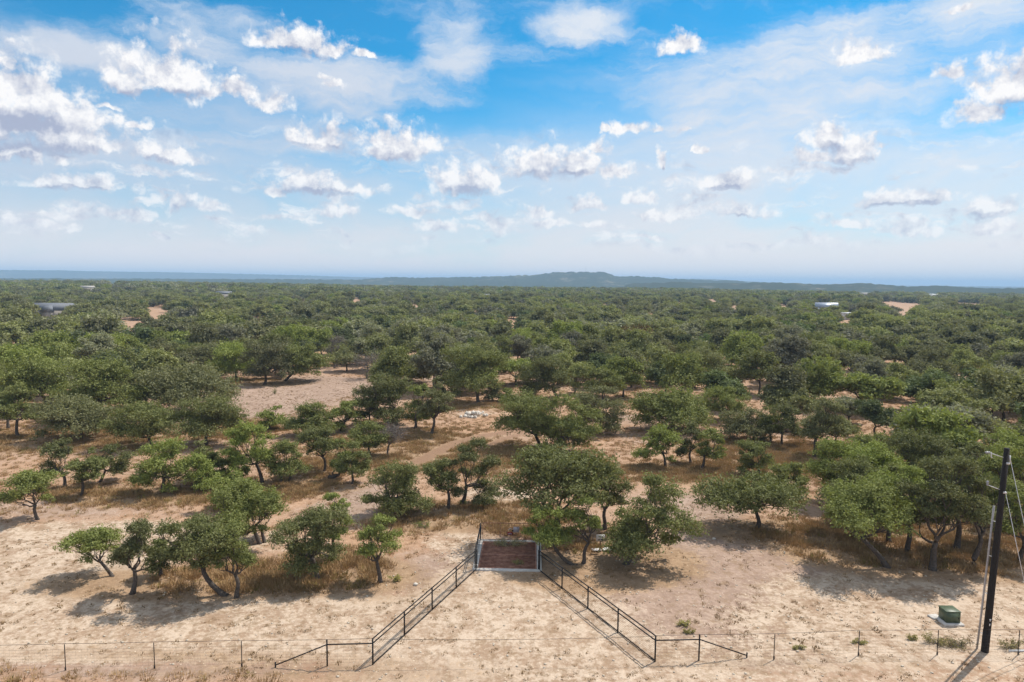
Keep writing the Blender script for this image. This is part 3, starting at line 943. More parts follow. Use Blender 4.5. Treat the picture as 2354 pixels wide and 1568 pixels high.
# base x, base y, crown left, right, top, bottom (pixels of the 2353-wide view), label, options
HAND = [
    (260, 1325, 147, 275, 1205, 1282, 'small leaning live oak, leftmost of the front row, branch reaching left', dict(lean=(-.35, 0))),
    (304, 1364, 262, 376, 1180, 1312, 'slender live oak second from the left in the front row', {}),
    (371, 1323, 338, 402, 1175, 1288, 'shaded live oak behind the second tree of the front row', {}),
    (520, 1368, 362, 548, 1150, 1292, 'live oak with trunk curving left, beside a straight thin one in the front row', dict(lean=(-.9, .1), ox_extra=0)),
    (544, 1373, 478, 590, 1195, 1306, 'thin upright live oak right of the curved trunk in the front row', {}),
    (731, 1336, 634, 800, 1140, 1298, 'live oak with crooked trunk standing left of the small round-headed oak', dict(lean=(-.3, 0))),
    (757, 1277, 748, 814, 1115, 1228, 'narrow live oak half hidden behind the crooked-trunk oak', {}),
    (597, 1250, 472, 650, 1086, 1222, 'live oak forking low in two curved trunks beside the pale clearing', dict(stems=[(.3, .2)], fork=1.0)),
    (186, 1139, 165, 248, 1028, 1104, 'small live oak with zigzag trunk on the left slope', dict(lean=(-.2, 0))),
    (228, 1108, 204, 296, 1018, 1084, 'leaning live oak with drooping right side behind the zigzag one', dict(lean=(.3, 0))),
    (149, 1120, 90, 172, 1002, 1092, 'upright live oak left of the zigzag trunk', {}),
    (87, 1194, 4, 126, 1076, 1152, 'lone live oak nearest the left edge with a branch reaching left', dict(lean=(.1, 0))),
    (378, 1132, 306, 430, 1012, 1118, 'broad low live oak at the left end of the middle thicket', {}),
    (448, 1122, 412, 515, 1036, 1112, 'low rounded live oak second in the middle thicket', {}),
    (470, 1105, 430, 520, 1008, 1075, 'live oak at the back of the middle thicket', {}),
    (603, 1108, 518, 634, 968, 1064, 'live oak with wavy thin trunk behind the middle thicket', dict(lean=(-.2, 0))),
    (645, 1110, 598, 706, 1010, 1082, 'live oak with two short trunks right of the middle thicket', dict(stems=[(.7, .1)])),
    (520, 1100, 500, 578, 1030, 1092, 'small live oak at the right end of the middle thicket', {}),
    (746, 1082, 684, 784, 975, 1038, 'flat-topped live oak on a tall bare stem in the dry grass', {}),
    (775, 1096, 758, 815, 1005, 1070, 'slim live oak leaning beside the tall bare stem', dict(lean=(.2, 0))),
    (809, 1112, 766, 854, 1012, 1088, 'dark rounded live oak with thin bent stem by the fallen stump', {}),
    (874, 1338, 814, 918, 1172, 1264, 'small round-headed live oak on a thin bare stem left of the left wing fence', dict(lean=(-.15, 0))),
    (918, 1183, 834, 984, 1048, 1166, 'sturdy live oak with short thick trunk before the pinkish track', {}),
    (1032, 1168, 970, 1062, 1030, 1128, 'left one of two joined live oaks behind the gate', dict(lean=(.1, 0))),
    (1060, 1161, 1040, 1152, 1010, 1142, 'right one of two joined live oaks behind the gate', {}),
    (1274, 1252, 1156, 1412, 1018, 1150, 'large live oak with forked limbs just right of the gate', dict(fork=2.4)),
    (1325, 1298, 1194, 1312, 1150, 1244, 'small live oak leaning left over the right gate post', dict(lean=(-.8, 0))),
    (1340, 1294, 1290, 1386, 1135, 1232, 'small live oak leaning right beside the white post sign', dict(lean=(.4, 0))),
    (1438, 1296, 1392, 1590, 1072, 1258, 'biggest live oak right of the post sign, drooping to the ground', dict(fork=1.1)),
    (1388, 1216, 1336, 1452, 1058, 1168, 'live oak behind the post sign, joining the crowns of two larger oaks', {}),
    (505, 1168, 470, 595, 1082, 1176, 'live oak crown above the curved trunks of the front row', {}),
    (1530, 1073, 1462, 1562, 973, 1052, 'small pale live oak, left of three behind the biggest one', {}),
    (1587, 1065, 1556, 1616, 972, 1045, 'small pale live oak, middle of three behind the biggest one', {}),
    (1609, 1078, 1600, 1672, 974, 1052, 'small pale live oak, right of three behind the biggest one', {}),
    (1740, 1213, 1614, 1838, 1080, 1174, 'lone spreading live oak with thick trunk beside the bare track', dict(fork=1.7)),
    (1744, 1090, 1688, 1780, 1010, 1086, 'low bushy live oak behind the lone spreading oak', {}),
    (1800, 1132, 1768, 1864, 1040, 1122, 'bushy live oak touching the right side of the lone spreading oak', {}),
    (2039, 1303, 1880, 2086, 1095, 1212, 'live oak with trunk leaning left at the front of the right thicket', dict(lean=(-1.1, .2))),
    (2142, 1310, 2080, 2252, 1028, 1222, 'tall live oak with forked trunk at the front of the right thicket', dict(fork=2.0)),
    (2241, 1300, 2196, 2300, 1060, 1196, 'live oak with thick curved trunk nearest the utility pole', dict(lean=(.25, 0))),
    (2110, 1169, 2050, 2205, 990, 1118, 'live oak behind the forked trunk in the right thicket', {}),
    (2044, 1246, 1990, 2092, 1055, 1152, 'thin straight live oak behind the leaning trunk of the right thicket', {}),
    (1930, 1160, 1856, 1992, 1005, 1112, 'bright bushy live oak at the left end of the right thicket', {}),
    (2020, 1130, 1960, 2092, 975, 1092, 'bright live oak in the middle of the right thicket', {}),
    (2330, 1190, 2255, 2400, 985, 1120, 'dense live oak behind the top of the utility pole', {}),
    (2345, 1290, 2300, 2420, 1110, 1225, 'live oak cut by the right edge behind the guy wires', {}),
    (2085, 1268, 2010, 2155, 1062, 1195, 'bushy live oak filling the gap between leaning and forked trunks of the right thicket', {}),
    (2198, 1264, 2140, 2262, 1015, 1175, 'tall live oak between the forked trunk and the curved trunk near the pole', {}),
    (1962, 1228, 1880, 2040, 1050, 1170, 'low bushy live oak behind the leaning trunk, left side of the right thicket', {}),
    (2290, 1245, 2230, 2365, 1040, 1165, 'leafy live oak seen between the conduit and the guy wires', {}),
    (2015, 1192, 1930, 2085, 1005, 1122, 'dense live oak deep in the right thicket', {}),
    (1870, 1049, 1834, 1945, 900, 1006, 'tall live oak with a low side limb above the right thicket', dict(lean=(-.1, 0), stems=[(.8, 0)])),
    (1797, 1024, 1768, 1848, 928, 1000, 'live oak with bent trunk left of the tall one with a side limb', dict(lean=(-.2, 0))),
    (1768, 1015, 1740, 1802, 930, 997, 'narrow live oak left of the bent trunk', {}),
    (1735, 1012, 1656, 1772, 935, 1006, 'wide low live oak with two limbs left of the narrow one', {}),
    (1657, 964, 1614, 1716, 884, 948, 'small live oak with crooked trunk behind the wheel track', dict(lean=(-.2, 0))),
    (1551, 988, 1446, 1630, 885, 976, 'wide open-crowned live oak with slanting limbs beside the wheel track', dict(fork=1.6)),
    (1584, 915, 1554, 1666, 795, 878, 'tall live oak with slim forked trunk beyond the wheel track', {}),
    (1239, 1029, 1134, 1292, 898, 992, 'broad live oak with low limbs over the wheel ruts', dict(fork=1.6)),
    (1258, 1046, 1228, 1382, 908, 1026, 'live oak with slanting trunk in front of the broad one by the ruts', dict(lean=(.4, 0))),
    (1380, 995, 1310, 1438, 884, 986, 'live oak with bare limb reaching right beside the ruts', {}),
    (1100, 925, 1012, 1158, 792, 888, 'big forked live oak with dark trunk rising beyond the stone pile', dict(fork=2.6)),
    (1282, 915, 1184, 1306, 818, 902, 'live oak with thin slanting trunk right of the big forked oak', {}),
    (1317, 906, 1302, 1376, 832, 898, 'small live oak right of the thin slanting trunk', {}),
    (914, 978, 810, 950, 855, 962, 'tall leafy live oak left of two slim ones in the clearing', {}),
    (953, 985, 932, 1002, 868, 962, 'slim live oak between the tall leafy one and the bare-stemmed one', {}),
    (992, 998, 958, 1048, 878, 949, 'live oak on a long bare stem facing the stone pile', dict(lean=(.1, 0))),
    (783, 990, 752, 828, 914, 980, 'live oak leaning right at the edge of the clearing', dict(lean=(.5, 0))),
    (851, 1048, 798, 892, 968, 1030, 'dark live oak below the clearing beside a greyish bare one', {}),
    (849, 971, 820, 882, 915, 958, 'low live oak tucked behind the dark one below the clearing', {}),
    (1024, 918, 990, 1056, 860, 912, 'small dark live oak left of the big forked oak', {}),
    (1159, 857, 1126, 1186, 770, 844, 'live oak with thin trunk behind the big forked oak', {}),
    (930, 878, 895, 1002, 815, 874, 'row-end live oak behind the tall leafy one in the clearing', {}),
    (42, 1003, -20, 92, 878, 966, 'upright live oak at the left edge above the slope', {}),
    (19, 985, -60, 40, 880, 955, 'live oak cut by the left edge behind another', {}),
    (190, 1010, 80, 258, 908, 992, 'broad bushy live oak with foliage to the ground, left', {}),
    (349, 1024, 250, 404, 918, 1000, 'spreading live oak with low forked trunk left of the clearing', dict(fork=1.0)),
    (473, 1022, 400, 560, 908, 993, 'open live oak with a slanting limb beside the forked one', {}),
    (420, 950, 314, 540, 842, 925, 'bright large live oak bordering the left side of the clearing', {}),
    (225, 965, 148, 322, 818, 932, 'grey-green large live oak left of the bright one', {}),
    (112, 948, -12, 146, 812, 912, 'large live oak at far left above the bushy one', {}),
    (608, 884, 560, 668, 778, 864, 'dark live oak with thick trunk at the top of the clearing', {}),
    (546, 872, 468, 602, 785, 860, 'dark live oak left of the thick trunk at the top of the clearing', {}),
    (655, 876, 640, 758, 788, 856, 'dark live oak overhanging the top right of the clearing', dict(lean=(.4, 0))),
    (500, 864, 436, 542, 788, 852, 'dark live oak at the top left corner of the clearing', {}),
    (620, 988, 590, 656, 930, 984, 'small bushy live oak at the lower edge of the clearing', {}),
    (725, 1002, 654, 772, 922, 988, 'low wide live oak below the clearing', {}),
    (1132, 921, 1110, 1156, 880, 920, 'round bush right of the trunk of the big forked oak', {}),
    (1168, 925, 1154, 1182, 885, 924, 'upright bush farther right of the big forked oak', {}),
]


def auto_fit(bx, by, x0, x1, yt, yb):
    b = ground_at(bx, by)
    ym = (yt + yb) / 2
    X0, X1 = at_plane(x0, ym, b.y).x, at_plane(x1, ym, b.y).x
    zt, zb = at_plane((x0 + x1) / 2, yt, b.y).z - b.z, at_plane((x0 + x1) / 2, yb, b.y).z - b.z
    W = (X1 - X0) * 1.08
    hh = (zt - zb) / 2
    th = math.atan2(CAM_H - 4, b.y)
    D = min(W * .85, 1.35 * hh / math.tan(th))
    c = math.sqrt(max(hh * hh - (D / 2 * math.tan(th)) ** 2, (.55 * hh) ** 2))
    cz = (zt + zb) / 2 - .10 * hh
    c *= 1.12
    return b, W, D, max(cz - c, .12), cz + c, (X0 + X1) / 2 - b.x


KEEP = []          # crowns placed by hand: x, y, radius
for i, (bx, by, x0, x1, yt, yb, lab, op) in enumerate(HAND):
    r = np.random.default_rng(100 + i)
    b, W, D, zb, zt, ox = auto_fit(bx, by, x0, x1, yt, yb)
    dist = math.hypot(b.x, b.y)
    leaf = .0009 * dist + .025
    area = W * D * .8 * (1 + .8 * (zt - zb) / W)
    n = int(np.clip(area * 3.4 / (leaf * leaf * 1.15), 4000, 19000))
    leaf = min(max(leaf, math.sqrt(area * 3.4 / (1.15 * n))), .0018 * dist + .03)
    lm = 'leaf' if dist < 85 else ('leaf' if i % 3 else 'leaf_mid')
    op = dict(op)
    op.pop('ox_extra', None)
    wood, LV, T = grow(r, W, D, zb, zt, ox, 0.0, leaf, n, **op)
    bush = 'bush' in lab.split()[:3] and 'oak' not in lab
    plant_tree('shrub' if bush else 'live_oak', lab, 'shrub' if bush else 'tree', b, wood, LV, T, lm,
               group='bushes by the forked oak' if bush else 'live oaks scattered over the pasture')
    KEEP.append((b.x + ox * .7, b.y, W * .5))

# trees of another colour, and leafless ones
SPECIAL = [
    (844, 870, 806, 892, 785, 864, 'bare grey tree at the right end of the clearing', 'dead', 'leafless_tree'),
    (768, 846, 738, 795, 762, 843, 'purplish leafless tree behind the clearing', 'dead', 'leafless_tree'),
    (890, 1046, 862, 936, 972, 1016, 'small greyish bare tree below the clearing', 'dead', 'leafless_tree'),
    (122, 846, 32, 188, 771, 840, 'bright yellow-green spreading tree at far left', 'leaf_yellow', 'yellow_green_tree'),
    (1462, 806, 1416, 1500, 738, 800, 'rust brown round tree in the woodland', 'leaf_rust', 'rust_brown_tree'),
    (1657, 812, 1640, 1684, 780, 808, 'small orange-yellow tree in the woodland', 'leaf_orange', 'orange_tree'),
]
LAND = []
for i, (bx, by, x0, x1, yt, yb, lab, lm, nm) in enumerate(SPECIAL):
    r = np.random.default_rng(400 + i)
    b, W, D, zb, zt, ox = auto_fit(bx, by, x0, x1, yt, yb)
    dist = math.hypot(b.x, b.y)
    leaf = .0018 * dist + .03
    if lm == 'dead':
        wood, LV, T = grow(r, W, D, zb, zt, ox, 0, leaf * .45, 500, dead=True, nclump=16)
        plant_tree(nm, lab, 'tree', b, wood, LV, T, 'leaf_dead', 'bark_grey')
    else:
        wood, LV, T = grow(r, W, D, zb, zt, ox, 0, leaf, 4200)
        plant_tree(nm, lab, 'tree', b, wood, LV, T, lm)
    KEEP.append((b.x + ox * .7, b.y, W * .5))
    LAND.append((lab.split(' at ')[0].split(' in ')[0].split(' behind ')[0].split(' below ')[0], b.x, b.y))

# ---- library of oaks for the woodland
NV = 10
LM = ['leaf_mid', 'leaf', 'leaf_grey', 'leaf_mid', 'leaf_mid', 'leaf', 'leaf_dark', 'leaf_mid', 'leaf_grey', 'leaf']
LIB_HI, LIB_MID, LIB_FAR = [], [], []
for i in range(NV):
    r = np.random.default_rng(700 + i)
    W = 7.2 + 2.6 * r.random()
    zt = 4.8 + 3.0 * r.random()
    wood, LV, T = grow(r, W, W * .92, 1.7 + .5 * r.random(), zt, (r.random() - .5) * 1.2, 0, .20, 7500, trunk_r=.19, nclump=18)
    LIB_HI.append((wood.mesh('trunk', M['bark'], True), leaf_mesh('crown', LV, T, M[LM[i % 10]]), W))


def joined(name, wood, LV, T, lm):
    wv = np.concatenate(wood.v)
    wq = np.concatenate(wood.q)
    n = len(T)
    lt = np.arange(n * 3).reshape(-1, 3) + len(wv)
    return new_mesh(name, np.concatenate([wv, LV]), wq, lt, [M['bark'], M[lm]],
                    midx=np.r_[np.zeros(len(wq), int), np.ones(n, int)], attr=np.r_[np.zeros(len(wq)), T])


for i in range(8):
    r = np.random.default_rng(800 + i)
    W = 7.4 + 2.6 * r.random()
    wood, LV, T = grow(r, W, W * .92, 1.4, 4.8 + 3.0 * r.random(), 0, 0, .36, 3200, trunk_r=.19, nclump=15, twig=.3)
    LIB_MID.append(joined('woodland_oak', wood, LV, T, LM[i]))
for i in range(6):
    r = np.random.default_rng(900 + i)
    W = 9.0 + 4 * r.random()
    wood, LV, T = grow(r, W, W, 1.0, 6.2 + 1.8 * r.random(), 0, 0, .80, 950, trunk_r=.25, nclump=12, twig=0)
    LIB_FAR.append(joined('far_oak', wood, LV, T, LM[i + 1]))

# openings in the woodland (centre pixel, radii in metres)
OPEN = []


def opening(dx, dy, rx, ry):
    p = ground_at(dx, dy)
    OPEN.append((p.x, p.y, rx, ry))


for o_ in [(640, 905, 17, 13), (740, 880, 14, 9), (560, 950, 9, 8), (700, 960, 12, 9), (1450, 960, 12, 5), (1500, 1010, 9, 8), (1080, 960, 12, 9), (1000, 870, 6, 5),
           (1680, 850, 7, 4), (2060, 868, 9, 5), (1960, 905, 6, 4), (1830, 900, 7, 4), (1620, 880, 8, 6), (0, 815, 7, 6), (340, 845, 5, 4), (1750, 930, 6, 4),
           (1250, 850, 5, 4), (860, 800, 6, 5), (1370, 800, 7, 6), (1900, 810, 6, 6), (440, 805, 5, 5), (2200, 905, 6, 4)]:
    opening(*o_)
POLAR = []
for (dx_, dy0, dy1, wpx) in [(355, 706, 720, 34), (2080, 697, 708, 60), (2040, 694, 700, 34), (1895, 700, 716, 34), (2220, 697, 703, 50), (2143, 674, 684, 22), (125, 712, 719, 30),
                             (1800, 703, 710, 26), (1690, 702, 709, 22), (1430, 708, 714, 18), (1390, 702, 707, 14), (1090, 706, 713, 18), (820, 687, 692, 20), (1560, 698, 702, 16),
                             (520, 679, 683, 22), (200, 661, 664, 22), (260, 660, 663, 14), (1950, 722, 734, 14), (2070, 716, 726, 30), (1500, 713, 718, 14), (700, 693, 697, 22),
                             (1290, 690, 693, 24), (1640, 688, 692, 24), (950, 700, 704, 20), (1985, 681, 684, 20), (600, 741, 746, 14), (300, 731, 737, 14), (1180, 735, 740, 12)]:
    a_ = math.degrees(math.atan2(dray(dx_, dy0).x, dray(dx_, dy0).y))
    far_, near_ = ground_at(dx_, dy0), ground_at(dx_, dy1)
    rf_, rn_ = math.hypot(far_.x, far_.y), math.hypot(near_.x, near_.y)
    POLAR.append((a_, wpx / 2 / 1568.6 * 57.3 * 1.1 + math.degrees((3.4 if rn_ < 450 else 1.5) / rn_), max(rn_ * (1 - 8.0 / 20.0) if rn_ < 420 else rn_ * .66, 190), rf_))
OPEN = np.array(OPEN)
KEEPA = np.array(KEEP)


def free(x, y, rad):
    ok = np.ones(len(x), bool)
    for cx, cy, rx, ry in OPEN:
        ok &= ((x - cx) / rx) ** 2 + ((y - cy) / ry) ** 2 > 1
    ra, rA = np.hypot(x, y), np.degrees(np.arctan2(x, y))
    for pa, ha, r0_, r1_ in POLAR:
        wob = 1 + .25 * np.sin(x * .21 + y * .13)
        ok &= ((rA - pa) / (ha * wob)) ** 4 + ((ra - (r0_ + r1_) / 2) / ((r1_ - r0_) / 2)) ** 4 > 1
    for cx, cy, cr in KEEPA:
        ok &= np.hypot(x - cx, y - cy) > cr * .75 + rad * .55
    return ok


def scatter(r0, r1, step, jitter, half=40.0, seed=1):
    """jittered hexagonal scatter over the sector in view"""
    r = np.random.default_rng(seed)
    xs = np.arange(-r1 * .72, r1 * .72, step)
    ys = np.arange(r0 * .7, r1, step * .87)
    X, Y = np.meshgrid(xs, ys)
    X = X + (np.arange(len(ys))[:, None] % 2) * step * .5
    X, Y = X.ravel(), Y.ravel()
    X = X + (r.random(len(X)) - .5) * step * jitter
    Y = Y + (r.random(len(X)) - .5) * step * jitter
    rr = np.hypot(X, Y)
    az = np.degrees(np.arctan2(X, Y))
    k = (rr > r0) & (rr < r1) & (np.abs(az) < half)
    return X[k], Y[k], r


# the nearest woodland oaks: every one its own tree. The pasture in front is already planted by hand.
X, Y, r = scatter(56, 215, 8.6, .85, 39.5, 5)
az = np.degrees(np.arctan2(X, Y))
rr = np.hypot(X, Y)
front = np.interp(az, [-40, -30, -22, -14, -8, 0, 6, 12, 18, 24, 30, 40], [118, 118, 120, 128, 122, 118, 112, 110, 96, 76, 66, 60])
k = (rr > front) & free(X, Y, 4.2)
X, Y, rr, az = X[k], Y[k], rr[k], az[k]
order = np.argsort(rr)[:215]
X, Y, rr, az = X[order], Y[order], rr[order], az[order]
R_IND = rr.max()
ORD = ['nearest', 'second', 'third', 'fourth', 'fifth', 'sixth', 'seventh', 'eighth', 'ninth', 'tenth', 'eleventh', 'twelfth',
       'thirteenth', 'fourteenth', 'fifteenth', 'sixteenth', 'seventeenth', 'eighteenth', 'nineteenth', 'twentieth', 'twenty-first',
       'twenty-second', 'twenty-third', 'twenty-fourth', 'twenty-fifth', 'twenty-sixth', 'twenty-seventh', 'twenty-eighth', 'twenty-ninth', 'thirtieth',
       'thirty-first', 'thirty-second', 'thirty-third', 'thirty-fourth', 'thirty-fifth', 'thirty-sixth', 'thirty-seventh', 'thirty-eighth']
for nm_, px in [('stone pile', (1090, 952)), ('big forked oak', (1100, 925)), ('utility pole top', (2320, 1190)), ('left edge', (0, 860)),
                ('right edge', (2353, 860)), ('slim forked oak beyond the track', (1584, 915)), ('tall side-limb oak', (1870, 1049))]:
    p_ = ground_at(*px)
    LAND.append((nm_, p_.x, p_.y))
for px in [(250, 790), (500, 770), (1000, 780), (1250, 780), (1900, 850), (2100, 880), (2150, 780), (1750, 790)]:
    pass
count = {}
labels = []
for x, y in zip(X, Y):
    a = math.degrees(math.atan2(x, y))
    best, bd = None, 1e9
    for (nm_, lx, ly) in LAND:
        la = math.degrees(math.atan2(lx, ly))
        dd = ((a - la) / 9) ** 2 + ((math.hypot(x, y) - math.hypot(lx, ly)) / 70) ** 2
        if dd < bd:
            best, bd, bl = nm_, dd, la
    side = 'behind' if abs(a - bl) < 2.2 else ('left of' if a < bl else 'right of')
    if best in ('left edge', 'right edge'):
        side = 'inward from' if abs(a - bl) > 3 else 'along'
    key = (best, side)
    count.setdefault(key, []).append((math.hypot(x, y) * .02 + abs(a - bl), len(labels)))
    labels.append(None)
for (best, side), lst in count.items():
    lst.sort()
    for n_, (_, idx) in enumerate(lst):
        o_ = ORD[n_] if n_ < len(ORD) else 'number %d' % (n_ + 1)
        labels[idx] = 'olive oak of the woodland, %s %s the %s' % (o_, side, best)
for i, (x, y) in enumerate(zip(X, Y)):
    v = int(r.integers(0, NV))
    tr, cr, W = LIB_HI[v]
    o = thing('woodland_oak', labels[i], 'tree', (x, y, float(hz(x, y))), 'oaks at the front of the woodland')
    s = .66 + .58 * r.random()
    o.scale = (s * (.95 + .15 * r.random()), s, s * (.88 + .28 * r.random()))
    o.rotation_euler = (0, 0, r.random() * 6.283)
    link('trunk', tr, o)
    link('crown', cr, o)


# ------------------------------------------------------------------ scattered stuff by geometry nodes
def library(name, meshes):
    c = bpy.data.collections.new(name)
    for k, me in enumerate(meshes):
        c.objects.link(bpy.data.objects.new('%s_%02d' % (name, k), me))
    return c


def scatter_stuff(name, label, P, rotz, scl, idx, coll):
    me = bpy.data.meshes.new(name)
    me.vertices.add(len(P))
    me.vertices.foreach_set('co', np.asarray(P, np.float32).ravel())
    a = me.attributes.new('spin', 'FLOAT_VECTOR', 'POINT')
    rv = np.zeros((len(P), 3), np.float32)
    rv[:, 2] = rotz
    a.data.foreach_set('vector', rv.ravel())
    a = me.attributes.new('size', 'FLOAT_VECTOR', 'POINT')
    a.data.foreach_set('vector', np.asarray(scl, np.float32).ravel())
    a = me.attributes.new('pick', 'INT', 'POINT')
    a.data.foreach_set('value', np.asarray(idx, np.int32))
    o = link(name, me)
    t = bpy.data.node_groups.new('spread', 'GeometryNodeTree')
    t.interface.new_socket('Geometry', in_out='INPUT', socket_type='NodeSocketGeometry')
    t.interface.new_socket('Geometry', in_out='OUTPUT', socket_type='NodeSocketGeometry')
    N = t.nodes.new
    gi, go = N('NodeGroupInput'), N('NodeGroupOutput')
    iop = N('GeometryNodeInstanceOnPoints')
    ci = N('GeometryNodeCollectionInfo')
    ci.inputs['Collection'].default_value = coll
    ci.inputs['Separate Children'].default_value = True
    ci.inputs['Reset Children'].default_value = True

    def named(nm, ty):
        n = N('GeometryNodeInputNamedAttribute')
        n.data_type = ty
        n.inputs['Name'].default_value = nm
        return n.outputs['Attribute']
    L = t.links.new
    L(gi.outputs[0], iop.inputs['Points'])
    L(ci.outputs[0], iop.inputs['Instance'])
    iop.inputs['Pick Instance'].default_value = True
    L(named('pick', 'INT'), iop.inputs['Instance Index'])
    e = N('FunctionNodeEulerToRotation')
    L(named('spin', 'FLOAT_VECTOR'), e.inputs[0])
    L(e.outputs[0], iop.inputs['Rotation'])
    L(named('size', 'FLOAT_VECTOR'), iop.inputs['Scale'])
    L(iop.outputs[0], go.inputs[0])
    md = o.modifiers.new('spread', 'NODES')
    md.node_group = t
    tag(o, label, None, None, 'stuff')
    return o


def woods(name, label, r0, r1, step, coll, n, seed, smin, smax, thin=0.0, half=40):
    X, Y, r = scatter(r0, r1, step, .85, half, seed)
    k = free(X, Y, 4.0)
    if thin:
        big = np.sin(X * .013 + 1.7 * np.sin(Y * .009)) * np.sin(Y * .011 + 1.3 * np.sin(X * .007 + 2))
        k &= big < (1 - thin)
    k &= r.random(len(X)) > .05
    X, Y = X[k], Y[k]
    s = smin + (smax - smin) * r.random(len(X))
    S = np.stack([s * (.9 + .25 * r.random(len(X))), s, s * (.85 + .3 * r.random(len(X)))], 1)
    P = np.stack([X, Y, hz(X, Y) - .05], 1)
    return scatter_stuff(name, label, P, r.random(len(X)) * 6.283, S, r.integers(0, n, len(X)), coll)


lib_mid = library('oak_sample', LIB_MID)
lib_far = library('far_oak_sample', LIB_FAR)
woods('oak_woodland', 'dense olive green oak woodland beyond the pasture', R_IND, 760, 8.3, lib_mid, len(LIB_MID), 11, .66, 1.32, .06)
woods('far_woodland', 'far oak woodland stretching to the horizon', 760, 2300, 11.0, lib_far, len(LIB_FAR), 12, .75, 1.25, .10)
woods('distant_woodland', 'bluish woodland in the valley before the hills', 2300, 4600, 26.0, lib_far, len(LIB_FAR), 13, 1.5, 2.4, .25)


# ---- dry grass
def tuft_mesh(name, seed, n, h, spread, w, m):
    r = np.random.default_rng(seed)
    V, T = [], []
    for i in range(n):
        a, rr_ = r.random() * 6.283, spread * math.sqrt(r.random())
        b = np.array([rr_ * math.cos(a), rr_ * math.sin(a), -.02])
        a2 = a + (r.random() - .5) * 2
        hh = h * (.5 + .7 * r.random())
        tip = b + np.array([math.cos(a2) * hh * .55, math.sin(a2) * hh * .55, hh])
        sd = np.array([-math.sin(a2 + r.random()), math.cos(a2), 0]) * w
        V += [b - sd, b + sd, tip]
        T.append((3 * i, 3 * i + 1, 3 * i + 2))
    return new_mesh(name, V, None, T, [m], attr=r.random(n))


tufts = library('grass_sample', [tuft_mesh('dry_grass', 20 + i, 40, .24, .34, .020, M['grass']) for i in range(5)] +
                [tuft_mesh('green_grass', 30 + i, 32, .20, .28, .020, M['grass_green']) for i in range(2)] +
                [tuft_mesh('weed', 40 + i, 22, .11, .17, .022, M['grass_brown']) for i in range(2)])
r = np.random.default_rng(55)
n = 260000
az = np.radians((r.random(n) - .5) * 80)
rr = 26 + (150 - 26) * r.random(n) ** .9
X, Y = rr * np.sin(az), rr * np.cos(az)
Zn = zones_at(X, Y)
pat = .5 + .5 * np.sin(X * .9 + 2 * np.sin(Y * .5)) * np.sin(Y * 1.1 + 1.5 * np.sin(X * .6))
pat2 = .5 + .5 * np.sin(X * .23 + 2 * np.sin(Y * .17)) * np.sin(Y * .27 + 1.5 * np.sin(X * .19))
prob = np.clip(.30 + .75 * Zn[:, 2] - .85 * Zn[:, 0] - .55 * Zn[:, 1], .17, 1) * (.10 + 1.2 * pat ** 1.5) * (.25 + 1.0 * pat2) * np.clip(rr / 60, .45, 1.4)
u = (X - GC.x) * ax_x.x + (Y - GC.y) * ax_x.y
w = (X - GC.x) * ax_y.x + (Y - GC.y) * ax_y.y
on_guard = (np.abs(u) < GW / 2 + .55) & (np.abs(w) < GL / 2 + .6)
k = (r.random(n) < prob) & ~on_guard & (Zn[:, 3] < .3)
X, Y, Zk = X[k], Y[k], Zn[k]
m = len(X)
bare = (Zk[:, 0] + Zk[:, 1] * .6 > .45)
idx = np.where(bare, 7 + r.integers(0, 2, m), np.where(r.random(m) < .12, 5 + r.integers(0, 2, m), r.integers(0, 5, m)))
s = (.55 + .75 * r.random(m)) * np.where(bare, .9, .75 + .55 * Zk[:, 2])
scatter_stuff('dry_grass', 'tufts of golden dry grass and weeds over the pasture', np.stack([X, Y, hz(X, Y)], 1),
              r.random(m) * 6.283, np.stack([s, s, s * (.7 + .6 * r.random(m))], 1), idx, tufts)


# ---- loose stones
def rock_mesh(name, seed, size, m, flat=.6):
    r = np.random.default_rng(seed)
    t = (1 + 5 ** .5) / 2
    v = np.array([(-1, t, 0), (1, t, 0), (-1, -t, 0), (1, -t, 0), (0, -1, t), (0, 1, t), (0, -1, -t), (0, 1, -t),
                  (t, 0, -1), (t, 0, 1), (-t, 0, -1), (-t, 0, 1)], float)
    v /= np.linalg.norm(v[0])
    v *= size * (.72 + .5 * r.random((12, 1)))
    v[:, 2] *= flat
    f = [(0, 11, 5), (0, 5, 1), (0, 1, 7), (0, 7, 10), (0, 10, 11), (1, 5, 9), (5, 11, 4), (11, 10, 2), (10, 7, 6), (7, 1, 8),
         (3, 9, 4), (3, 4, 2), (3, 2, 6), (3, 6, 8), (3, 8, 9), (4, 9, 5), (2, 4, 11), (6, 2, 10), (8, 6, 7), (9, 8, 1)]
    return new_mesh(name, v, None, f, [m])


stones = library('stone_sample', [rock_mesh('stone', 60 + i, .07, M['stone']) for i in range(4)])
r = np.random.default_rng(56)
n = 5200
az = np.radians((r.random(n) - .5) * 78)
rr = 27 + 45 * r.random(n)
X, Y = rr * np.sin(az), rr * np.cos(az)
Zn = zones_at(X, Y)
u = (X - GC.x) * ax_x.x + (Y - GC.y) * ax_x.y
w = (X - GC.x) * ax_y.x + (Y - GC.y) * ax_y.y
k = (r.random(n) < .15 + .6 * np.clip(Zn[:, 0] + Zn[:, 1], 0, 1)) & ~((np.abs(u) < GW / 2 + .5) & (np.abs(w) < GL / 2 + .6))
X, Y = X[k], Y[k]
m = len(X)
s = .35 + 1.0 * r.random(m) ** 3
scatter_stuff('gravel', 'loose pale stones lying on the bare ground', np.stack([X, Y, hz(X, Y) + .01], 1), r.random(m) * 6.283,
              np.stack([s, s, s], 1), r.integers(0, 4, m), stones)


# ------------------------------------------------------------------ cattle guard
def rel(p, loc):
    return np.asarray(p, float) - np.asarray(loc, float)


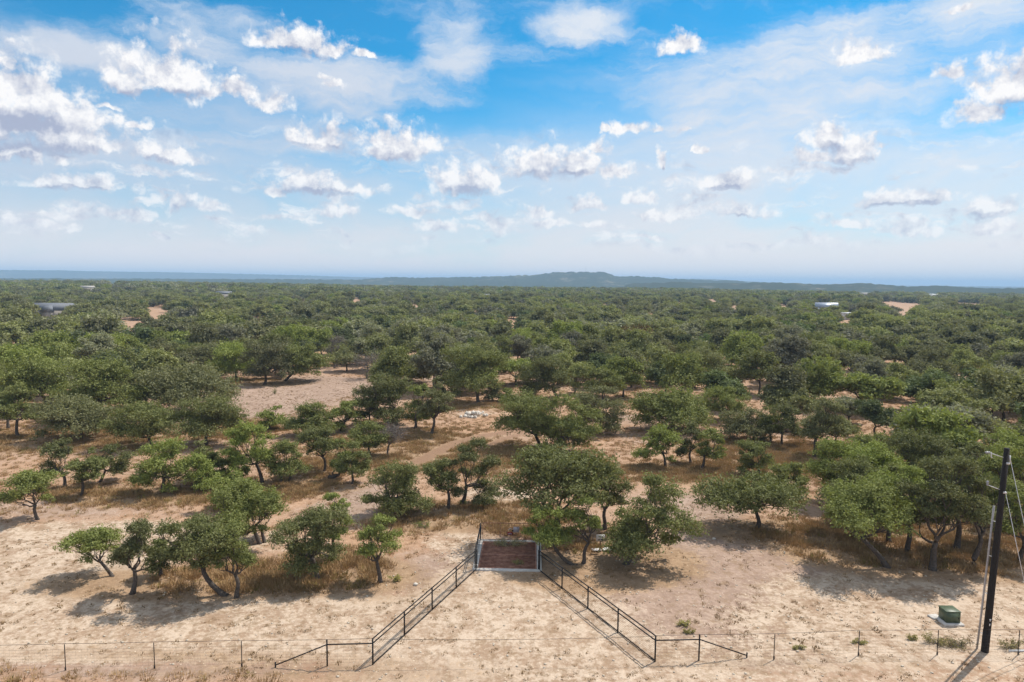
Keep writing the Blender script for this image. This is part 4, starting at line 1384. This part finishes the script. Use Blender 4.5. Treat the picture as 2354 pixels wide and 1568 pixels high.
def build_guard():
    loc = np.array([GC.x, GC.y, 0])
    o = thing('cattle_guard', 'rust red cattle guard of parallel pipes in a white concrete curb', 'cattle guard', loc)
    cw = .34

    def slab(name, u0, u1, v0, v1, z0, z1, m, bev=.02):
        c = rel(gl((u0 + u1) / 2, (v0 + v1) / 2, (z0 + z1) / 2), loc)
        return link(name, MB().box(c, (u1 - u0, v1 - v0, z1 - z0), g_yaw, bev).mesh(name, M[m]), o)
    hw, hl = GW / 2, GL / 2
    slab('curb', -hw - cw, hw + cw, -hl - .30, -hl, -.6, .085, 'concrete')
    slab('curb', -hw - cw, hw + cw, hl, hl + .34, -.6, .10, 'concrete')
    slab('curb', -hw - cw, -hw, -hl, hl, -.6, .092, 'concrete')
    slab('curb', hw, hw + cw, -hl, hl, -.6, .092, 'concrete')
    slab('pit_floor', -hw - .1, hw + .1, -hl - .1, hl + .1, -.75, -.6, 'pit', 0)
    for vv in (-hl + .07, 0.0, hl - .07):
        slab('beam', -hw + .01, hw - .01, vv - .06, vv + .06, -.30, .045, 'rust', 0)
    for uu in (-hw + .06, hw - .06):
        slab('side_channel', uu - .05, uu + .05, -hl + .14, -.07, -.28, .05, 'rust', 0)
        slab('side_channel', uu - .05, uu + .05, .07, hl - .14, -.28, .05, 'rust', 0)
    nb = 10
    for half in (-1, 1):
        for i in range(nb):
            v = half * (.16 + (hl - .34) * i / (nb - 1))
            m_ = MB().tube([rel(gl(-hw + .12, v, .03), loc), rel(gl(hw - .12, v, .03), loc)], .045, 8)
            link('rail', m_.mesh('rail', M['rust'], True), o)
    for uu in (-1.0, 1.0):
        slab('stringer', uu - .05, uu + .05, -hl + .13, hl - .13, -.30, -.03, 'rust', 0)
    return hw, hl, cw


hw, hl, cw = build_guard()


# ------------------------------------------------------------------ pipe fences
def pipe_fence(name, label, posts, h, rails, wires, loc, r_post=.045, r_rail=.036, skip_top=False, mat_='pipe'):
    o = thing(name, label, 'fence', loc)
    for p in posts:
        link('post', MB().tube([rel((p[0], p[1], -.25), loc), rel((p[0], p[1], h + .02), loc)], r_post, 8).mesh('post', M[mat_], True), o)
    for (z, rad, nm, mm) in [(z, r_rail, 'rail', mat_) for z in rails] + [(z, .005, 'wire', 'wire') for z in wires]:
        pts = [rel((p[0], p[1], z), loc) for p in posts]
        mb = MB()
        for a, b in zip(pts[:-1], pts[1:]):
            mb.tube([a, b], rad, 6 if nm == 'rail' else 4)
        link(nm, mb.mesh(nm, M[mm], nm == 'rail'), o)
    return o


def line_posts(px):
    """feet of the posts, put on one straight line"""
    P = np.array([tuple(ground_at(*p).xy) for p in px])
    a, b = P[0], P[-1]
    d = (b - a) / np.linalg.norm(b - a)
    return [(*(a + d * np.dot(p - a, d)), 0) for p in P]


LW = line_posts([(856.8, 1528), (931, 1461.6), (993.6, 1402.8), (1047.3, 1351.8), (1095.5, 1308.5)])
RW = line_posts([(1505, 1520.5), (1423, 1452.4), (1351.9, 1399), (1290.3, 1352.9), (1237.5, 1310.5)])
PH = 1.42
wz = [round(.14 + .112 * i, 3) for i in range(9)]
pipe_fence('wing_fence', 'black pipe fence running from the left corner post up to the cattle guard', LW, PH, [.06, PH - .25, PH], wz, LW[0])
pipe_fence('wing_fence', 'black pipe fence running from the right corner post up to the cattle guard', RW, PH, [.06, PH - .25, PH], wz, RW[0])
# side panels along the guard
for s, lab in ((-1, 'black pipe side panel along the left edge of the cattle guard'), (1, 'black pipe side panel along the right edge of the cattle guard')):
    ps = [tuple(gl(s * (hw + .17), -hl - .02)), tuple(gl(s * (hw + .17), hl + .12))]
    fo = pipe_fence('side_panel', lab, ps, PH + (.0), [PH - .25, PH - .02], wz, ps[0], r_post=.05)
    p2 = gl(s * (hw + .05), hl + .16)

# gate at the far end of the guard
ploc = gl(0, hl + .22)
gate = thing('gate', 'rust brown pipe gate with wires closing the far end of the cattle guard', 'gate', ploc)


def gtube(nm, a, b, rad, m_, sides=6):
    link(nm, MB().tube([rel(a, ploc), rel(b, ploc)], rad, sides).mesh(nm, M[m_], True), gate)


g0, g1 = -hw - .02, hw + .02
GZ = 1.42
for uu in (g0, -.75, g1):
    gtube('upright', gl(uu, hl + .22, .08 if uu != -.75 else .08), gl(uu, hl + .22, GZ), .026 if uu == -.75 else .032, 'rust')
for z in (GZ, .14):
    gtube('gate_rail', gl(g0, hl + .22, z), gl(g1, hl + .22, z), .026, 'rust')
for i in range(9):
    z = .26 + .125 * i
    gtube('wire', gl(g0, hl + .22, z), gl(g1, hl + .22, z), .009, 'rust', 4)


def sign_board(name, label, cat, c, w_, h_, yaw, m_, marks, t=.02, back=None):
    """flat board standing upright at c (bottom centre), facing the camera"""
    o = thing(name, label, cat, tuple(c))
    bd = link('board', MB().box((0, 0, h_ / 2), (w_, t, h_), yaw).mesh('board', M[m_]), o)
    n = np.array([math.sin(yaw), -math.cos(yaw)])
    ax = np.array([math.cos(yaw), math.sin(yaw)])
    for (x0, x1, z0, z1, mm) in marks:
        cx, cz = (x0 + x1) / 2, (z0 + z1) / 2
        p = ax * cx + n * (t / 2 + .004)
        link('print', MB().box((p[0], p[1], cz), ((x1 - x0), .004, (z1 - z0)), yaw).mesh('print', M[mm]), bd)
    return o


sign_board('warning_sign', 'small dark red sign hanging on the gate wires', 'sign', gl(.02, hl + .16, .50), .42, .25, g_yaw, 'signred',
           [(-.15, -.09, .06, .16, 'signgrey'), (-.05, .01, .06, .16, 'signgrey'), (.05, .13, .06, .16, 'signgrey')])
sign_board('notice_sign', 'blank pale grey sign hanging high on the gate', 'sign', gl(.50, hl + .15, .74), .46, .44, g_yaw + .05, 'signgrey', [])
lk = thing('gate_latch', 'grey chain and latch beside the pale sign on the gate', 'latch', tuple(gl(.10, hl + .17, .98)))
cp = [(.16 * math.sin(t) - .05, 0, .07 * math.cos(2 * t) - .02) for t in np.linspace(-1.6, 1.6, 9)]
link('chain', MB().tube(cp, .022, 5).mesh('chain', M['galv'], True), lk)
link('padlock', MB().box((.12, -.03, -.10), (.11, .05, .13), g_yaw, .02).mesh('padlock', M['ink']), lk)


# dead branches lying on the guard
def brush(name, label, c, rad, h, seed, nleaf, lm, flat=.3, cat='branch'):
    r = np.random.default_rng(seed)
    wood = MB()
    ends = []
    for i in range(16):
        a = r.random() * 6.283
        e = np.array([math.cos(a) * rad * (.5 + .6 * r.random()), math.sin(a) * rad * .45 * (.5 + .6 * r.random()), h * (.15 + r.random())])
        wood.tube(bend((0, 0, .02), e, .15, 4, r), [.018, .013, .010, .006], 4, False)
        ends.append(e)
    ends = np.array(ends)
    P = ends[r.integers(0, 16, nleaf)] * (.45 + .65 * r.random((nleaf, 1))) + r.normal(size=(nleaf, 3)) * rad * .10
    P[:, 2] = np.clip(np.abs(P[:, 2]), .01, h * 1.3)
    A = r.normal(size=(nleaf, 3))
    A /= np.linalg.norm(A, axis=1, keepdims=True)
    B = np.cross(A, r.normal(size=(nleaf, 3)))
    B /= np.linalg.norm(B, axis=1, keepdims=True)
    A, B = A * .055, B * .022
    LV = np.stack([P - A - B, P - A * .6 + B, P + A], 1).reshape(-1, 3)
    o = thing(name, label, cat, tuple(c))
    link('stem', wood.mesh('stem', M['bark_grey'], True), o)
    link('foliage', leaf_mesh('foliage', LV, r.random(nleaf) * .85, M[lm]), o)
    return o


brush('broken_branch', 'broken leafy branch lying across the far edge of the cattle guard', gl(-.05, hl - .80, .09), 1.15, .30, 3, 1300, 'straw')
brush('weed_clump', 'small green weed growing through the near bars of the cattle guard', gl(.75, -hl + .75, .09), .42, .30, 4, 320, 'weed', cat='weed')
for k_, (dx, dy, ra, hh, lab) in enumerate([
        (2152, 1480, .95, .42, 'green weed clump at the fence post below the green utility box'),
        (2205, 1488, .85, .32, 'yellowish weed clump between the green utility box and the pole'),
        (2322, 1490, .75, .40, 'green weed clump at the fence right of the pole'),
        (1572, 1438, .45, .32, 'tiny green bush on bare soil right of the right wing fence'),
        (1582, 1455, .35, .22, 'tiny weed just below the tiny green bush'),
        (905, 1335, .5, .35, 'small green weed at the foot of the round-headed oak'),
        (975, 1212, .8, .5, 'green bush in shade right of the sturdy oak'),
        (1062, 1162, .5, .5, 'little bush at the foot of the joined oaks'),
        (2098, 1470, .35, .25, 'tiny green tuft left of the fence post by the utility box'),
        (1975, 1478, .4, .18, 'low weed at the foot of a fence post on the right'),
        (1835, 1492, .35, .18, 'pale weed by the wire fence on the right'),
        (631, 906, .55, 1.1, 'lone little cedar in the middle of the clearing'),
        ]):
    p_ = ground_at(dx, dy)
    brush('weed_clump' if hh < .9 else 'cedar_sapling', lab, p_, ra, hh, 80 + k_, int(500 * ra + 150), 'leaf' if k_ in (6, 7, 11) else 'weed', cat='weed' if hh < .9 else 'tree')

# ------------------------------------------------------------------ wire fence along the road
FL = [ground_at(*p) for p in [(-55, 1546), (151, 1541.5), (355.5, 1537), (556, 1533)]]
FLB = [ground_at(633, 1534), ground_at(752, 1531)]
FR = [ground_at(*p) for p in [(1778, 1515.5), (1972, 1507), (2153, 1505.5), (2339, 1505.5), (2520, 1504)]]
FRB = [ground_at(1605.7, 1518), ground_at(1716, 1511.5)]
TOPW = 1.44
LC, RC = Vector(LW[0]), Vector(RW[0])


def tpost(o, p, loc, h=1.40):
    mb = MB()
    mb.box(rel((p.x, p.y, h / 2 - .1), loc), (.042, .010, h + .2))
    mb.box(rel((p.x, p.y + .018, h / 2 - .1), loc), (.010, .028, h + .2))
    mb.box(rel((p.x, p.y - .014, .10), loc), (.09, .006, .18))
    link('post', mb.mesh('post', M['tpost']), o)


def wire_fence(label, tps, corner, hpost, stub, sign):
    loc = np.array([corner.x, corner.y, 0])
    o = thing('wire_fence', label, 'fence', loc)
    for p in tps:
        tpost(o, p, loc)
    link('brace_post', MB().tube([rel((hpost.x, hpost.y, -.2), loc), rel((hpost.x, hpost.y, PH + .02), loc)], .042, 8).mesh('brace_post', M['pipe'], True), o)
    link('brace_post', MB().tube([rel((stub.x, stub.y, -.2), loc), rel((stub.x, stub.y, .28), loc)], .042, 8).mesh('brace_post', M['pipe'], True), o)
    link('brace_rail', MB().tube([rel((corner.x, corner.y, PH - .25), loc), rel((hpost.x, hpost.y, PH - .25), loc)], .034, 8).mesh('brace_rail', M['pipe'], True), o)
    link('diagonal_brace', MB().tube([rel((hpost.x, hpost.y, PH - .25), loc), rel((stub.x, stub.y, .12), loc)], .034, 8).mesh('diagonal_brace', M['pipe'], True), o)
    run = [corner, hpost] + sorted(tps, key=lambda p: sign * p.x)
    pts = np.array([(p.x, p.y) for p in run])
    for z, rad in [(TOPW, .011), (1.14, .004), (.98, .003), (.82, .003), (.66, .003), (.50, .003), (.34, .003), (.18, .003)]:
        mb = MB()
        for a, b in zip(pts[:-1], pts[1:]):
            L = np.linalg.norm(b - a)
            sg = [(*(a + (b - a) * t), z - .012 * L * 4 * t * (1 - t) * .3) for t in np.linspace(0, 1, 5)]
            mb.tube([rel(q, loc) for q in sg], rad, 4, False)
        link('wire', mb.mesh('wire', M['wire']), o)
    # vertical stays of the net wire: many thin ones, kept as one part
    mb = MB()
    for a, b in zip(pts[:-1], pts[1:]):
        L = np.linalg.norm(b - a)
        for i in range(1, int(L / .3)):
            q = a + (b - a) * (i * .3 / L)
            mb.tube([rel((*q, .16), loc), rel((*q, 1.14), loc)], .0018, 3, False)
    so = link('net_stays', mb.mesh('net_stays', M['wire']), o)
    so['kind'] = 'stuff'
    return o


wire_fence('net wire fence with steel posts and pipe brace left of the entrance', FL, LC, FLB[1], FLB[0], -1)
wire_fence('net wire fence with steel posts and pipe brace right of the entrance', FR, RC, FRB[0], FRB[1], 1)
ew = thing('entrance_wire', 'single wire strung across the entrance between the two corner posts', 'wire', tuple(LC))
tt = np.linspace(0, 1, 13)
link('strand', MB().tube([rel((*(LC.xy.lerp(RC.xy, float(t))), PH - .02 - .10 * 4 * t * (1 - t)), LC) for t in tt], .010, 4, False).mesh('strand', M['wire']), ew)


# ------------------------------------------------------------------ sign on a post, boards on the ground
sp = ground_at(1379, 1269)
so_ = thing('post_sign', 'white sign on a thin dark post between two small oaks', 'sign', tuple(sp))
link('post', MB().box((0, .02, .62), (.05, .04, 1.30)).mesh('post', M['tpost']), so_)
sbz, sw, sh = .84, .62, .50
sbd = link('board', MB().box((0, -.015, sbz + sh / 2), (sw, .02, sh), .03).mesh('board', M['white']), so_)
# roof-like mark, thin line of print, two heavy words
mk = MB()
for (x0, z0, x1, z1) in [(-.16, .40, -.02, .445), (-.02, .445, .02, .455), (.02, .445, .16, .40), (-.15, .385, .15, .385)]:
    mk.tube([(x0, -.031, sbz + z0), (x1, -.031, sbz + z1)], .012, 4)
link('emblem', mk.mesh('emblem', M['ink']), sbd)
for j, z in enumerate((.31, .25)):
    link('print', MB().box((0, -.029, sbz + z), (.36 - .06 * j, .004, .016)).mesh('print', M['signgrey']), sbd)
for x in (-.11, .11):
    mb = MB()
    for q in range(4):
        mb.box((x - .066 + q * .044, -.029, sbz + .115), (.036, .004, .085))
    link('print', mb.mesh('print', M['ink']), sbd)
b1 = ground_at(1370, 1266)
bo = thing('fallen_board', 'white printed board lying flat left of the post sign', 'board', tuple(b1))
fbd = link('board', MB().box((0, 0, .10), (.72, .42, .03), .12).mesh('board', M['white']), bo)
for q in range(4):
    link('print', MB().box((-.24 + q * .16, .03, .1172), (.09, .12, .004), .12 + .3 * (q % 2)).mesh('print', M['signgrey']), fbd)
b2 = ground_at(1394.5, 1266)
bo = thing('crumpled_sheet', 'crumpled blank white sheet lying right of the post sign', 'sheet', tuple(b2))
r = np.random.default_rng(9)
gx, gy = np.meshgrid(np.linspace(-.36, .36, 9), np.linspace(-.28, .28, 7))
zz = .10 + .09 * r.random(gx.shape) + .05 * np.cos(gx * 7)
shape = np.stack([gx * (1 - .9 * np.abs(gy)), gy * (1 - .6 * np.abs(gx)), zz], -1).reshape(-1, 3)
Q = [(j * 9 + i, j * 9 + i + 1, (j + 1) * 9 + i + 1, (j + 1) * 9 + i) for j in range(6) for i in range(8)]
me = new_mesh('sheet', shape, Q, None, [M['white']])
sho = link('sheet', me, bo)
sm = sho.modifiers.new('thick', 'SOLIDIFY')
sm.thickness = .012

# ------------------------------------------------------------------ utility pole
pb = ground_at(2262.5, 1497.5)
ptop = at_plane(2314, 1030, pb.y)
ub = np.array([pb.x, pb.y, pb.z])
pt = np.array([ptop.x, ptop.y, ptop.z]) - ub
up = thing('utility_pole', 'tall black wooden utility pole beside the wire fence', 'utility pole', tuple(pb))
pole_pts = [np.array([0, 0, -.4]) - pt * .02, pt * .3, pt * .65, pt]
link('shaft', MB().tube(pole_pts, [.185, .172, .152, .135], 14).mesh('shaft', M['creosote'], True), up)


def pole_at(f, dx=0, dy=0, dz=0):
    return pt * f + np.array([dx, dy, dz])


for f, L in ((.955, .62), (.80, .55)):
    a = pole_at(f, -.14, 0, 0)
    b = a + np.array([-L, .12, .20])
    arm = link('standoff_arm', MB().tube([a, b], .022, 6).mesh('standoff_arm', M['galv'], True), up)
    ins = MB()
    d = np.array([-.10, 0, .02])
    pr = [(0, .03), (.05, .09), (.09, .04), (.14, .10), (.18, .045), (.23, .09), (.27, .03)]
    if f > .9:
        ins.tube([b + np.array([-q[0] - .02, 0, .03]) for q in pr], [q[1] * .75 for q in pr], 8)
        link('bracket', MB().tube([b + np.array([.03, 0, .05]), b + np.array([.06, 0, -.22]), b + np.array([.12, 0, -.26])], .03, 6).mesh('bracket', M['galv'], True), arm)
    else:
        ins.tube([b + np.array([-.05, 0, q[0] - .03]) for q in pr], [q[1] * .8 for q in pr], 8)
    link('insulator', ins.mesh('insulator', M['porcelain'], True), arm)
for f in (.93, .79):
    link('guy_clamp', MB().box(pole_at(f, .03, -.15, 0), (.16, .10, .10), 0, .02).mesh('guy_clamp', M['galv']), up)
link('strain_insulator', MB().tube([pole_at(.965, .15, -.05), pole_at(.93, .20, -.06)], [.05, .035], 6).mesh('strain_insulator', M['galv'], True), up)
# pole tags
for (z, w_, h_) in ((1.92, .10, .05), (1.86, .04, .09), (1.62, .05, .12)):
    f = z / pt[2]
    link('pole_tag', MB().box(pole_at(f, -.02, -.185, 0), (w_, .012, h_)).mesh('pole_tag', M['white']), up)
# riser conduit with stand-off brackets
cb = ground_at(2245.5, 1491)
cbl = np.array([cb.x, cb.y, cb.z]) - ub
ctp = at_plane(2284, 1163, cb.y)
ctl = np.array([ctp.x, ctp.y, ctp.z]) - ub
link('conduit', MB().tube([cbl + np.array([-.03, 0, -.2]), cbl + (ctl - cbl) * .3, cbl + (ctl - cbl) * .7, ctl], .052, 10).mesh('conduit', M['conduit'], True), up)
cab = [ctl, ctl + np.array([.02, 0, .25]), ctl + np.array([-.10, 0, .8]), pole_at(.80, -.62, .1, .1)]
link('riser_cable', MB().tube(cab, .012, 5).mesh('riser_cable', M['ink'], True), up)
for f in (.12, .40, .66, .90):
    c = cbl + (ctl - cbl) * f
    ff = c[2] / pt[2]
    link('standoff_bracket', MB().tube([c, pole_at(ff, -.12, 0, .02)], .022, 5).mesh('standoff_bracket', M['galv'], True), up)
link('step_grip', MB().tube([pole_at(f_, .0, 0, 0) for f_ in (.0, .03, .06, .09, .11)], .186, 12, False).mesh('step_grip', M['creosote'], True), up)
# guy wires
for f, off, lab in ((.965, 3.7, 'upper pale guy wire slanting from the pole top to the right'), (.79, 3.0, 'lower pale guy wire slanting from the pole to the right')):
    a = ub + pole_at(f, .14, -.04)
    b = np.array([ub[0] + off + pt[0] * .1, ub[1] + .1, 0.02])
    go_ = thing('guy_wire', lab, 'guy wire', tuple(b), 'guy wires of the pole')
    link('strand', MB().tube([rel(a, b), rel(b, b)], .016, 5).mesh('strand', M['galv'], True), go_)
    link('anchor_rod', MB().tube([(-.12, 0, .45), (.04, 0, -.15)], .02, 6).mesh('anchor_rod', M['galv'], True), go_)
# white pipe on the ground, bit of cut conduit
pp = ground_at(2318, 1498)
wp = thing('plastic_pipe', 'white plastic pipe lying on the ground right of the pole', 'pipe', tuple(pp))
link('pipe', MB().tube([(0, 0, .06), (1.6, .03, .06)], .05, 10).mesh('pipe', M['white'], True), wp)

# transformer on its pad
tb = ground_at(2190, 1437)
tr = thing('transformer_box', 'green metal transformer box on a concrete pad', 'transformer', (tb.x, tb.y + .38, 0))
link('pad', MB().box((-.02, .0, .05), (1.18, 1.10, .16), 0, .02).mesh('pad', M['concrete']), tr)
link('pad', MB().box((-.52, .52, .045), (.62, .50, .13), .2, .02).mesh('pad', M['concrete']), tr)
link('cabinet', MB().box((0, 0, .46), (.82, .76, .64), 0, .03).mesh('cabinet', M['green']), tr)
link('lid', MB().box((0, .02, .805), (.88, .82, .05), 0, .02).mesh('lid', M['green']), tr)
dr_ = link('door', MB().box((0, -.388, .44), (.74, .012, .52)).mesh('door', M['green']), tr)
link('latch', MB().box((.30, -.398, .42), (.05, .02, .10)).mesh('latch', M['ink']), dr_)

# fallen stump
fs = ground_at(766, 1100)
st = thing('fallen_stump', 'dark fallen stump on the dry grass by the thin oak stems', 'stump', tuple(fs))
r = np.random.default_rng(31)
link('log', MB().tube(bend((-.5, 0, .15), (.5, .1, .28), .2, 6, r), [.20, .22, .18, .20, .15, .08], 8).mesh('log', M['bark'], True), st)
link('branch', MB().tube(bend((0, 0, .25), (.15, .0, .85), .2, 4, r), [.09, .07, .05, .02], 6).mesh('branch', M['bark'], True), st)
link('branch', MB().tube(bend((-.2, 0, .2), (-.6, .1, .6), .2, 4, r), [.08, .06, .04, .02], 6).mesh('branch', M['bark'], True), st)

# pile of white rocks, every rock its own piece
rp = ground_at(1090, 956)
pile = thing('stone_pile', 'heap of white limestone rocks in the dry grass beyond the ruts', 'stone pile', tuple(rp))
r = np.random.default_rng(77)
rocks = [rock_mesh('rock', 500 + i, .34, M['rock'], .65) for i in range(5)]
for i in range(34):
    o = link('rock', rocks[i % 5], pile)
    d_ = r.normal(size=2)
    o.location = (d_[0] * 1.0, d_[1] * .9, max(.08, .55 - .3 * np.linalg.norm(d_)))
    o.rotation_euler = tuple(r.random(3) * 6)
    s = .55 + .8 * r.random()
    o.scale = (s, s, s)
for k_, (dx, dy, lab) in enumerate([(955, 1345, 'single pale rock left of the left wing fence'), (1640, 1240, 'single pale rock on the bare track'),
                                    (1420, 1262, 'small pale rock under the biggest oak')]):
    p_ = ground_at(dx, dy)
    o = link('rock', rock_mesh('rock', 600 + k_, .17, M['rock'], .6))
    o.location = (p_.x, p_.y, p_.z + .05)
    tag(o, lab, 'rock')


# ------------------------------------------------------------------ far buildings
def house(name, label, px, w_, d_, h_, rh, yaw, wall, roof, wings=(), windows=3, lift=0.0):
    p = ground_at(*px)
    o = thing(name, label, 'building', (p.x, p.y, p.z))
    o.rotation_euler = (0, 0, yaw)

    def block(cx, cy, w_, d_, h_, rh, along):
        link('wall', MB().box((cx, cy, h_ / 2), (w_, d_, h_)).mesh('wall', M[wall]), o)
        e = .4
        X, Y = w_ / 2 + e, d_ / 2 + e
        if along:
            v = [(-X, -Y, h_), (X, -Y, h_), (X, Y, h_), (-X, Y, h_), (-X, 0, h_ + rh), (X, 0, h_ + rh)]
            q, t = [(0, 1, 5, 4), (2, 3, 4, 5)], [(0, 4, 3), (1, 2, 5)]
        else:
            v = [(-X, -Y, h_), (X, -Y, h_), (X, Y, h_), (-X, Y, h_), (0, -Y, h_ + rh), (0, Y, h_ + rh)]
            q, t = [(1, 2, 5, 4), (3, 0, 4, 5)], [(0, 1, 4), (2, 3, 5)]
        v = np.array(v) + np.array([cx, cy, .03])
        link('roof', MB().add(v, q + [(0, 3, 2, 1)], t).mesh('roof', M[roof]), o)
    block(0, 0, w_, d_, h_, rh, True)
    for (cx, cy, ww, dd, hh, r2) in wings:
        block(cx, cy, ww, dd, hh, r2, False)
    for i in range(windows):
        x = -w_ / 2 + w_ * (i + .5) / windows
        link('window', MB().box((x, -d_ / 2 - .03, h_ * .55), (1.2, .08, 1.1)).mesh('window', M['glass']), o)
    return o


house('farm_house', 'long grey-roofed house showing above the trees at far left', (122, 734), 18, 10, 4.2, 3.4, .05, 'wall_pale', 'roof_grey', [(1.0, -3.5, 5, 6, 3.8, 2.8)])
house('farm_house', 'blue-grey metal-roofed house among the trees at right', (1898, 722), 14, 10, 4.4, 3.6, -.35, 'wall_pale', 'roof_metal', [(-5.5, -2, 5, 6, 3.0, 1.6)])
house('white_barn', 'long white barn among the trees at far right', (2144, 687), 18, 12, 6.0, 2.0, -.1, 'white', 'white', [], 2)
house('trailer', 'small white trailer roof beyond the ridge of trees at right', (1948, 735), 7, 3, 3.4, .6, .2, 'white', 'white', [], 2)
for k_, (px, w_, lab) in enumerate([((1985, 684), 9, 'tiny pale house on the right far woodland edge'), ((515, 690), 10, 'tiny white house in the woods at left'),
                                    ((205, 674), 12, 'tiny pale house on the far left woods'), ((1115, 698), 8, 'tiny pale house in the woods at centre'),
                                    ((1410, 684), 9, 'tiny house below the flat-topped hill')]):
    house('cottage', lab, px, w_ * 1.3, w_ * .8, 5.5, 2.6, .3 * k_, 'wall_pale', 'roof_grey' if k_ % 2 else 'wall_pale', [], 2)
# mast on the mesa
dm = dray(1346, 626)
hh_ = math.hypot(dm.x, dm.y)
mast_p = np.array([dm.x / hh_ * 4100, dm.y / hh_ * 4100, CAM_H + 4100 * dm.z / hh_ - 3])
ms = thing('radio_mast', 'thin radio mast on top of the flat-topped hill', 'mast', tuple(mast_p))
for a_ in range(3):
    th = a_ * 2.094
    link('leg', MB().tube([(1.2 * math.cos(th), 1.2 * math.sin(th), 0), (.5 * math.cos(th), .5 * math.sin(th), 44)], .20, 4).mesh('leg', M['galv']), ms)
for i in range(5):
    z = 3 + i * 7.2
    link('brace', MB().tube([(1.1, 0, z), (-.6, .9, z + 3), (-.6, -.9, z + 5), (1.0, 0, z + 7)], .16, 3).mesh('brace', M['galv']), ms)

# ------------------------------------------------------------------ haze
m, g = mat('haze_air')
pv = g.n('ShaderNodeVolumePrincipled')
pv.inputs['Color'].default_value = (.47, .70, .98, 1)
pv.inputs['Density'].default_value = 1.5e-4
pv.inputs['Anisotropy'].default_value = 0.0
ou = g.n('ShaderNodeOutputMaterial')
m.node_tree.links.new(pv.outputs[0], ou.inputs['Volume'])
zlo, zhi = -60.0, 142.0
hzb = link('haze', MB().box((0, 0, (zlo + zhi) / 2), (48000, 48000, zhi - zlo)).mesh('haze', m))
tag(hzb, 'pale blue haze in the distance', None, None, 'stuff')
